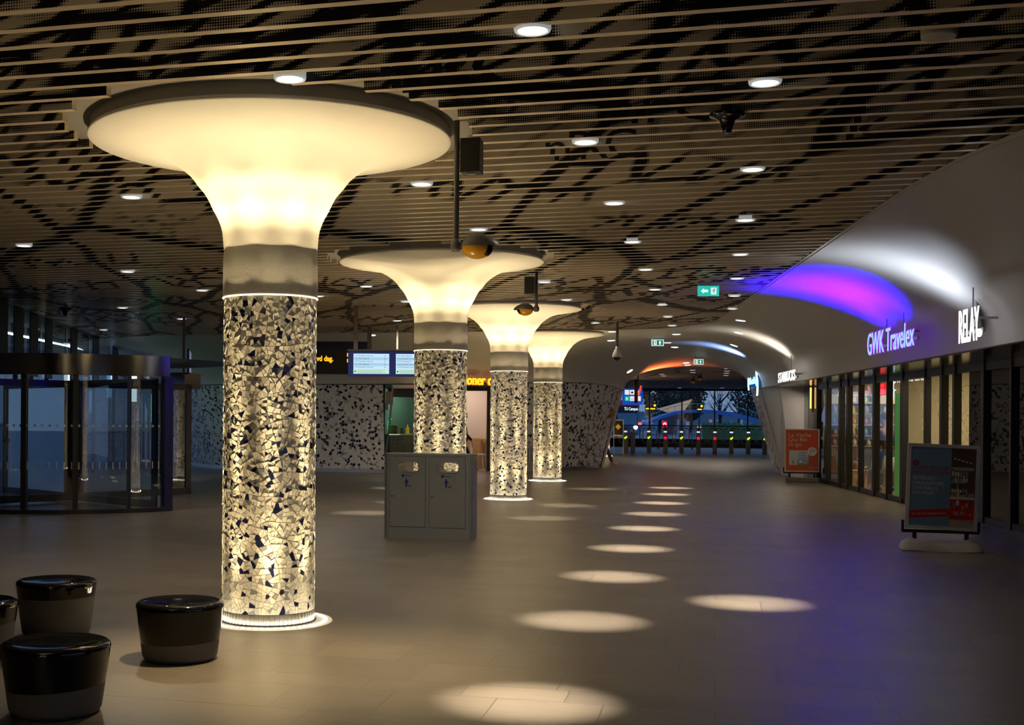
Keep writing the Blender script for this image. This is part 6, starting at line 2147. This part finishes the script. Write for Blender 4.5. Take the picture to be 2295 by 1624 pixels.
# pictogram board hanging beyond the arch
ZP = 47.0
a, ab, h = plane_at(1396, 871, 1440, 906, ZP)
w = ab.length; px = w / 44.0
root = thing('pictogram_board', 'lit hanging board of white and green pictogram squares at the left side of the arch', 'sign', a, math.atan2(ab.y, ab.x))
k = MB(); k.box((w / 2, .05, h / 2), (w, .1, h)); k.build('panel', pbr('picto_blue', (.01, .06, .45), .4, emit=(.01, .10, .85), es=.55), root)
k = MB()
for cx, cz, mt in ((9, 27, 0), (20.5, 27, 0), (32, 25, 0), (9, 13, 1), (20.5, 13, 0), (35, 13, 0)):
    s_ = 5.0
    k.add([((cx - s_) * px, -.006, (cz - s_) * px), ((cx + s_) * px, -.006, (cz - s_) * px), ((cx + s_) * px, -.006, (cz + s_ + .6) * px), ((cx - s_) * px, -.006, (cz + s_ + .6) * px)], [(0, 1, 2, 3)], mt)
k.text('E', 8 * px, frame((7.0 * px, -.01, 10 * px), (1, 0, 0)), 0, bold=.006)
k.text('WC', 4.5 * px, frame((17 * px, -.01, 10.5 * px), (1, 0, 0)), 2)
k.poly([(x * px, -.009, z * px) for x, z in ((18, 25), (23, 25), (23, 27), (22, 28), (21.6, 29.5), (19.4, 29.5), (19, 28), (18, 27))], 2)
k.build('pictograms', [glow('picto_white', (.95, .93, .88), .85), glow('picto_green', (.0, .55, .28), .9), M['black']], root)
k = MB(); k.box((10 * px, .05, (h + 3.42 - a.z) / 2), (.04, .04, 3.42 - a.z - h)); k.box((34 * px, .05, (h + 3.42 - a.z) / 2), (.04, .04, 3.42 - a.z - h)); k.build('hanger', M['hood'], root)
p0, p1 = atd(1428.5, 886, 45.0), atd(1433, 864, 45.0)
root = thing('flag_sign', 'brown post-like flag sign with a glowing red edge before the pictogram board', 'sign', p0)
k = MB(); k.box((-.05, .1, .16), (.12, .12, .85)); k.build('panel', M['cloth_brown'], root)
k = MB(); k.bar((.04, 0, 0), (.13, 0, p1.z - p0.z), .06, .03); k.build('red_edge', glow('edge_red', (1.0, .05, .02), 1.6), root)
# low yellow barrier seen between the gates
p = atd(1530, 999, 68)
root = thing('yellow_bench', 'low yellow barrier on the floor behind the red and green gates', 'barrier', (p.x, p.y, 0))
k = MB(); k.box((-.4, 0, .30), (2.2, .3, .05)); k.build('rail', pbr('barrier_yellow', (.65, .32, .02), .5), root)
for x in (-1.3, -.4, .5):
    k = MB(); k.box((x, 0, .14), (.08, .25, .28)); k.build('leg', bpy.data.materials['barrier_yellow'], root)

# ------------------------------------------------------------------ outside, beyond the glazed end wall
m = MB(); m.add([(-120, 74.2, -.02), (120, 74.2, -.02), (160, 400, -.02), (-160, 400, -.02)], [(0, 1, 2, 3)])
m.add([(-120, -20, -.03), (-10, -20, -.03), (-14.5, 20, -.03), (-26.5, 60, -.03), (-26.5, 74.2, -.03), (-120, 74.2, -.03)], [(0, 1, 2, 3, 4, 5)])
tag(m.build('ground', pbr('asphalt', (.05, .07, .10), .35)), kind='structure')
bp_ = atd(1393, 957, 100)
root = thing('bus', 'city bus with a dark front and red roof edge, outside behind the leftmost gates', 'bus', (atd(1398, 950, 100).x, atd(1398, 950, 100).y, 0), TH)
k = MB()
plan_b = [(-1.27, 0.25), (-1.1, 0), (1.1, 0), (1.27, .25), (1.27, 12), (-1.27, 12)]
k.prism(plan_b, .30, 2.55, 0)
k.build('body', pbr('bus_blue', (.05, .10, .22), .3), root)
k = MB(); vs = []
for x, z in ((-1.27, 2.55), (-1.24, 2.85), (-1.05, 3.08), (0, 3.14), (1.05, 3.08), (1.24, 2.85), (1.27, 2.55)): vs += [(x, .02, z), (x, 12, z)]
k.add(vs, [(2 * i, 2 * i + 1, 2 * i + 3, 2 * i + 2) for i in range(6)]); k.poly([vs[2 * i] for i in range(7)]); k.build('roof', pbr('bus_red', (.42, .05, .08), .35, emit=(.4, .03, .08), es=.12), root)
k = MB(); k.box((.0, -.02, 2.42), (2.2, .03, .52)); ds = k.build('destination_display', M['black'], root)
k = MB(); k.text('TU Campus', .34, frame((.02, -.05, 2.32), (1, 0, 0)), 0, sx=.66, bold=.008); k.build('display_text', glow('bus_text', (.75, .95, 1.0), 1.3), ds)
k = MB(); k.box((0, -.02, 1.55), (2.1, .03, 1.05)); k.build('windscreen', pbr('bus_glass', (.04, .09, .18), .1, emit=(.05, .15, .35), es=.25), root)
for x in (-.85, .95):
    k = MB(); k.lathe([(.001, -.06), (.14, -.05), (.16, 0)], 16, M=Matrix.Translation((x, -.02, .95)) @ Matrix.Rotation(-PI / 2, 4, 'X')); k.build('headlight', glow('headlight', (.80, .95, 1.0), 26.0) if x > 0 else glow('headlight_dim', (.6, .8, 1.0), 1.0), root)
for x in (-1.0, 1.0):
    for y in (2.4, 9):
        k = MB(); k.lathe([(.001, -.14), (.47, -.14), (.49, 0), (.47, .14), (.001, .14)], 20, M=Matrix.Translation((x * 1.1, y, .48)) @ Matrix.Rotation(PI / 2, 4, 'Y')); k.build('wheel', M['black'], root)
root = thing('traffic_light', 'glowing red traffic light outside above the gates', 'traffic light', (atd(1490, 950, 92).x, atd(1490, 950, 92).y, 0))
zl = atd(1490, 950, 92).z
k = MB(); k.tube([(0, 0, 0), (0, 0, zl)], .05, 8); k.build('pole', M['black'], root)
k = MB(); k.box((0, .06, zl), (.36, .1, .5)); k.build('head', pbr('tl_head', (.1, .0, .01), .5, emit=(1, 0, .03), es=.55), root)
k = MB(); k.lathe([(.001, 0), (.13, 0)], 16, M=Matrix.Translation((0, -.02, zl)) @ Matrix.Rotation(PI / 2, 4, 'X')); k.build('lens', glow('tl_red', (1.0, .12, .15), 6.0), root)
k = MB(); k.box((.0, 0, 0), (.25, .1, .2)); o = thing('lamp_post', '', 'lamp', atd(1434, 949, 96)); k.build('lens', glow('rear_red', (1, .10, .05), 2.5), o); k = MB(); k.tube([(0, .1, -o.location.z), (0, .1, .1)], .04, 8); k.build('post', M['black'], o); tag(o, 'small red lamp beside the bright bus headlight', 'lamp')
# arched footbridge
root = thing('footbridge', 'blue arched footbridge with a thin railing, outside beyond the glazing', 'bridge', (0, 0, 0))
ZB = 130
up_ = [(1436, 951), (1460, 942), (1490, 930), (1518, 922), (1545, 918.5), (1575, 917.5), (1605, 919), (1635, 923), (1665, 929), (1700, 939), (1735, 951)]
pts = [atd(u, v, ZB) for u, v in up_]
sm_ = catmull(pts, 5)
k = MB()
vs = []
for p in sm_: vs += [p + fwd * s for s in (0, 3)] + [p + fwd * s - Vector((0, 0, .30)) for s in (0, 3)]
k.add(vs, [f for i in range(len(sm_) - 1) for f in ((4 * i, 4 * i + 1, 4 * i + 5, 4 * i + 4), (4 * i + 2, 4 * i, 4 * i + 4, 4 * i + 6), (4 * i + 3, 4 * i + 2, 4 * i + 6, 4 * i + 7))])
k.build('deck', pbr('bridge_blue_glow', (.01, .05, .22), .4, emit=(.01, .06, .30), es=.45), root)  # deck emission replaces the blue light falling on it
rl = [p + Vector((0, 0, .62)) for p in sm_]
k = MB(); k.tube(rl, .03, 6)
k.build('handrail', pbr('rail_blue_glow', (.10, .25, .45), .4, emit=(.05, .2, .4), es=.25), root)  # rail carries the same blue light as emission
for i in range(2, len(sm_) - 1, 3):
    k = MB(); k.bar(sm_[i], rl[i], .04, .04); k.build('railing_post', bpy.data.materials['rail_blue_glow'], root)
for u in (1470, 1520, 1640, 1700):
    p = atd(u, 935, ZB + 1); zt_ = min((q.z for q in sm_), default=2)
    k = MB(); k.tube([(p.x, p.y, 0), (p.x, p.y, 1.6)], .10, 8); k.build('pier', bpy.data.materials['rail_blue_glow'], root)
# trees, hedge and pavilion
leafm = pbr('dusk_leaves', (.03, .06, .05), .8)
barkm = pbr('dusk_bark', (.03, .03, .03), .9)


def tree(u, v, Z, hgt, wid, seed, label, dense=True):
    p = atd(u, 941, Z); p.z = 0
    t = thing('tree', label, 'tree', p, 0, 'trees beyond the footbridge')
    rnd = random.Random(seed)
    k = MB(); k.tube([(0, 0, 0), (.1, 0, hgt * .35), (0, .1, hgt * .6), (.1, 0, hgt * .9)], [.22, .17, .11, .04], 7)
    for i in range(14 if not dense else 6):
        a_ = rnd.uniform(0, 2 * PI); z = hgt * rnd.uniform(.3, .7); ln = wid * rnd.uniform(.3, .55)
        q1 = Vector((math.cos(a_) * ln * .5, math.sin(a_) * ln * .5, z + ln * .5)); q2 = Vector((math.cos(a_) * ln, math.sin(a_) * ln, z + ln * 1.25))
        k.tube([(0, 0, z), q1, q2], [.07, .045, .015], 5)
        for j in range(3):
            b_ = a_ + rnd.uniform(-.9, .9); l2 = ln * .5
            k.tube([q1, q1 + Vector((math.cos(b_) * l2, math.sin(b_) * l2, l2 * rnd.uniform(.6, 1.2)))], [.03, .008], 4)
    k.build('trunk', barkm, t)
    if dense:
        k = MB(); vs = []; fs = []
        for i in range(1500):
            a_ = rnd.uniform(0, 2 * PI); z_ = rnd.uniform(-1, 1); r_ = rnd.uniform(.55, 1) * math.sqrt(1 - z_ * z_) * (1 + .25 * math.sin(3 * a_ + seed) + .15 * math.sin(5 * z_))
            c = Vector((math.cos(a_) * r_ * wid / 2, math.sin(a_) * r_ * wid / 2, hgt * .62 + z_ * hgt * .38))
            d1 = Vector((rnd.uniform(-1, 1), rnd.uniform(-1, 1), rnd.uniform(-1, 1))).normalized() * .22; d2 = d1.orthogonal().normalized() * .16
            n_ = len(vs); vs += [c - d1, c + d2, c + d1, c - d2]; fs.append((n_, n_ + 1, n_ + 2, n_ + 3))
        k.add(vs, fs); k.build('foliage', leafm, t)


tree(1478, 880, 150, 6.6, 4.6, 1, 'dense dark tree outside behind the second pane from the left')
tree(1548, 880, 155, 6.4, 3.0, 2, 'dark rounded tree outside in the middle of the glazing')
tree(1510, 880, 165, 7.0, 4.5, 3, 'tall dark tree outside above the sandy pavilion roof')
tree(1700, 880, 150, 6.2, 5.5, 4, 'wide dark tree outside at the right end of the glazing')
tree(1612, 880, 138, 5.0, 3.4, 5, 'bare branching tree outside right of the sky gap', False)
tree(1655, 880, 168, 6.3, 4.2, 6, 'bare tall tree outside before the wide dark tree', False)
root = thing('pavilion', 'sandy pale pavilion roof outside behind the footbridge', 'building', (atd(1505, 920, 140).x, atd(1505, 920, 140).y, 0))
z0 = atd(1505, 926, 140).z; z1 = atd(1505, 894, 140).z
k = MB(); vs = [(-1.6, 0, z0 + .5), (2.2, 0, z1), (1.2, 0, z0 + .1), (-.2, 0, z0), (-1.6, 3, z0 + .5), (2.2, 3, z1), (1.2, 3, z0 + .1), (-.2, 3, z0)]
k.add(vs, [(0, 1, 2, 3), (7, 6, 5, 4), (0, 4, 5, 1), (1, 5, 6, 2), (2, 6, 7, 3), (3, 7, 4, 0)]); k.build('roof', pbr('pavilion_sand_glow', (.50, .36, .24), .6, emit=(.55, .38, .25), es=.45), root)  # roof glows in place of the warm light on it
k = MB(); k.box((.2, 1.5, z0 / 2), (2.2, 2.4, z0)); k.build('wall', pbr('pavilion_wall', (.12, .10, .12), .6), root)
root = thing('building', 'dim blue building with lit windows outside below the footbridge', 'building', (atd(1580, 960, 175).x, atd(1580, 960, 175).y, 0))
k = MB(); k.box((0, 0, 1.35), (30, 4, 2.7)); k.build('wall', pbr('dusk_wall_glow', (.06, .09, .16), .6, emit=(.03, .07, .16), es=.5), root)  # dusk light put into the wall as a weak blue glow
rnd = random.Random(8)
for i in range(18):
    x = -13 + 1.5 * i + rnd.uniform(-.3, .3)
    k = MB(); k.box((x, -2.03, rnd.uniform(.5, 1.6)), (rnd.uniform(.2, .7), .05, rnd.uniform(.3, .9))); k.build('window', glow('dusk_window_%d' % i, rnd.choice(((.2, .45, .8), (.5, .3, .55), (.9, .55, .3), (.3, .6, .9), (.25, .3, .6))), rnd.uniform(.25, .8)), root)
k = MB(); rnd = random.Random(9); vs = []; fs = []
c_ = atd(1650, 952, 84)
for i in range(1600):
    c = Vector((rnd.uniform(-2.2, 2.2), rnd.uniform(-.6, .6), rnd.uniform(.45, 1.35 + .1 * math.sin(i)))); d1 = Vector((rnd.uniform(-1, 1), rnd.uniform(-1, 1), rnd.uniform(-1, 1))).normalized() * .09; d2 = d1.orthogonal().normalized() * .06
    n_ = len(vs); vs += [c - d1, c + d2, c + d1, c - d2]; fs.append((n_, n_ + 1, n_ + 2, n_ + 3))
k.add(vs, fs); k.box((0, 0, .45), (4.4, 1, .9))
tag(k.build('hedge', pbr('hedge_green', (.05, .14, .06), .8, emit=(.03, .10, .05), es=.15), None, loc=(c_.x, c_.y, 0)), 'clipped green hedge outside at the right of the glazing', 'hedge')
for u, v, wd, lab in ((1458, 915, 21, 'longer yellow led line sign outside left of the bridge crown'), (1568, 916.5, 10, 'short yellow led line sign outside under the bridge crown')):
    p = atd(u, v, 105)
    t = thing('stop_display', lab, 'display', (p.x, p.y, 0), TH)
    wm_ = wd * 105 / F
    k = MB(); k.box((0, .06, p.z), (wm_ * 1.15, .1, .45)); k.build('case', M['black'], t)
    k = MB(); k.box((0, -.005, p.z - .02), (wm_, .01, .11)); k.lathe([(.001, 0), (.11, 0)], 12, M=Matrix.Translation((wm_ * .45, -.01, p.z + .26)) @ Matrix.Rotation(PI / 2, 4, 'X')); k.build('led_line', glow('led_yellow', (1.0, .55, .02), 1.6), t)
    k = MB(); k.tube([(0, .1, 0), (0, .1, p.z)], .05, 8); k.build('pole', M['black'], t)
for i, (u, v, dd_, col, nm) in enumerate(((150, 905, 34, (.75, .9, 1.0), 'white'), (245, 890, 40, (.3, .6, 1.0), 'blue'), (345, 945, 36, (.1, 1.0, .45), 'green'), (300, 900, 37, (.8, .9, 1.0), 'pale'), (95, 930, 38, (1.0, .75, .4), 'amber'), (205, 925, 44, (.2, .45, 1.0), 'deep blue'))):  # added glowing posts stand in for scattered lights and reflections in the door glass
    p = atd(u, v, dd_)
    t = thing('street_lamp', nm + ' added glow post outside, standing in for lights in the revolving door glass', 'glow post', (p.x, p.y, 0), 0, 'added glow posts outside the left glazing')
    k = MB(); k.tube([(0, 0, 0), (0, 0, p.z)], .05, 8); k.build('pole', M['black'], t)
    k = MB(); k.tube([(0, 0, p.z), (0, 0, p.z + .8)], .09, 8); k.build('glowing_head', glow('street_' + nm, col, 2.0), t)
# low pale building seen under the canopy through the left glazing
p = atwall(160, 790, (xfac(5) - 30, 5), (xfac(45) - 30, 45))
root = thing('building', 'low grey building outside the left glazing under the canopy light', 'building', (p.x - 3, p.y, 0), 0.3)
k = MB(); k.box((0, 0, 2.0), (4, 26, 4.0)); k.build('wall', pbr('grey_building_glow', (.16, .20, .28), .6, emit=(.05, .12, .26), es=.4), root)  # bluish emission stands in for dusk light on this wall
for i in range(12):
    k = MB(); k.box((2.02, -11 + 2 * i, 2.5), (.05, 1.0, 1.2)); k.build('window', pbr('dark_window', (.02, .03, .05), .2), root)
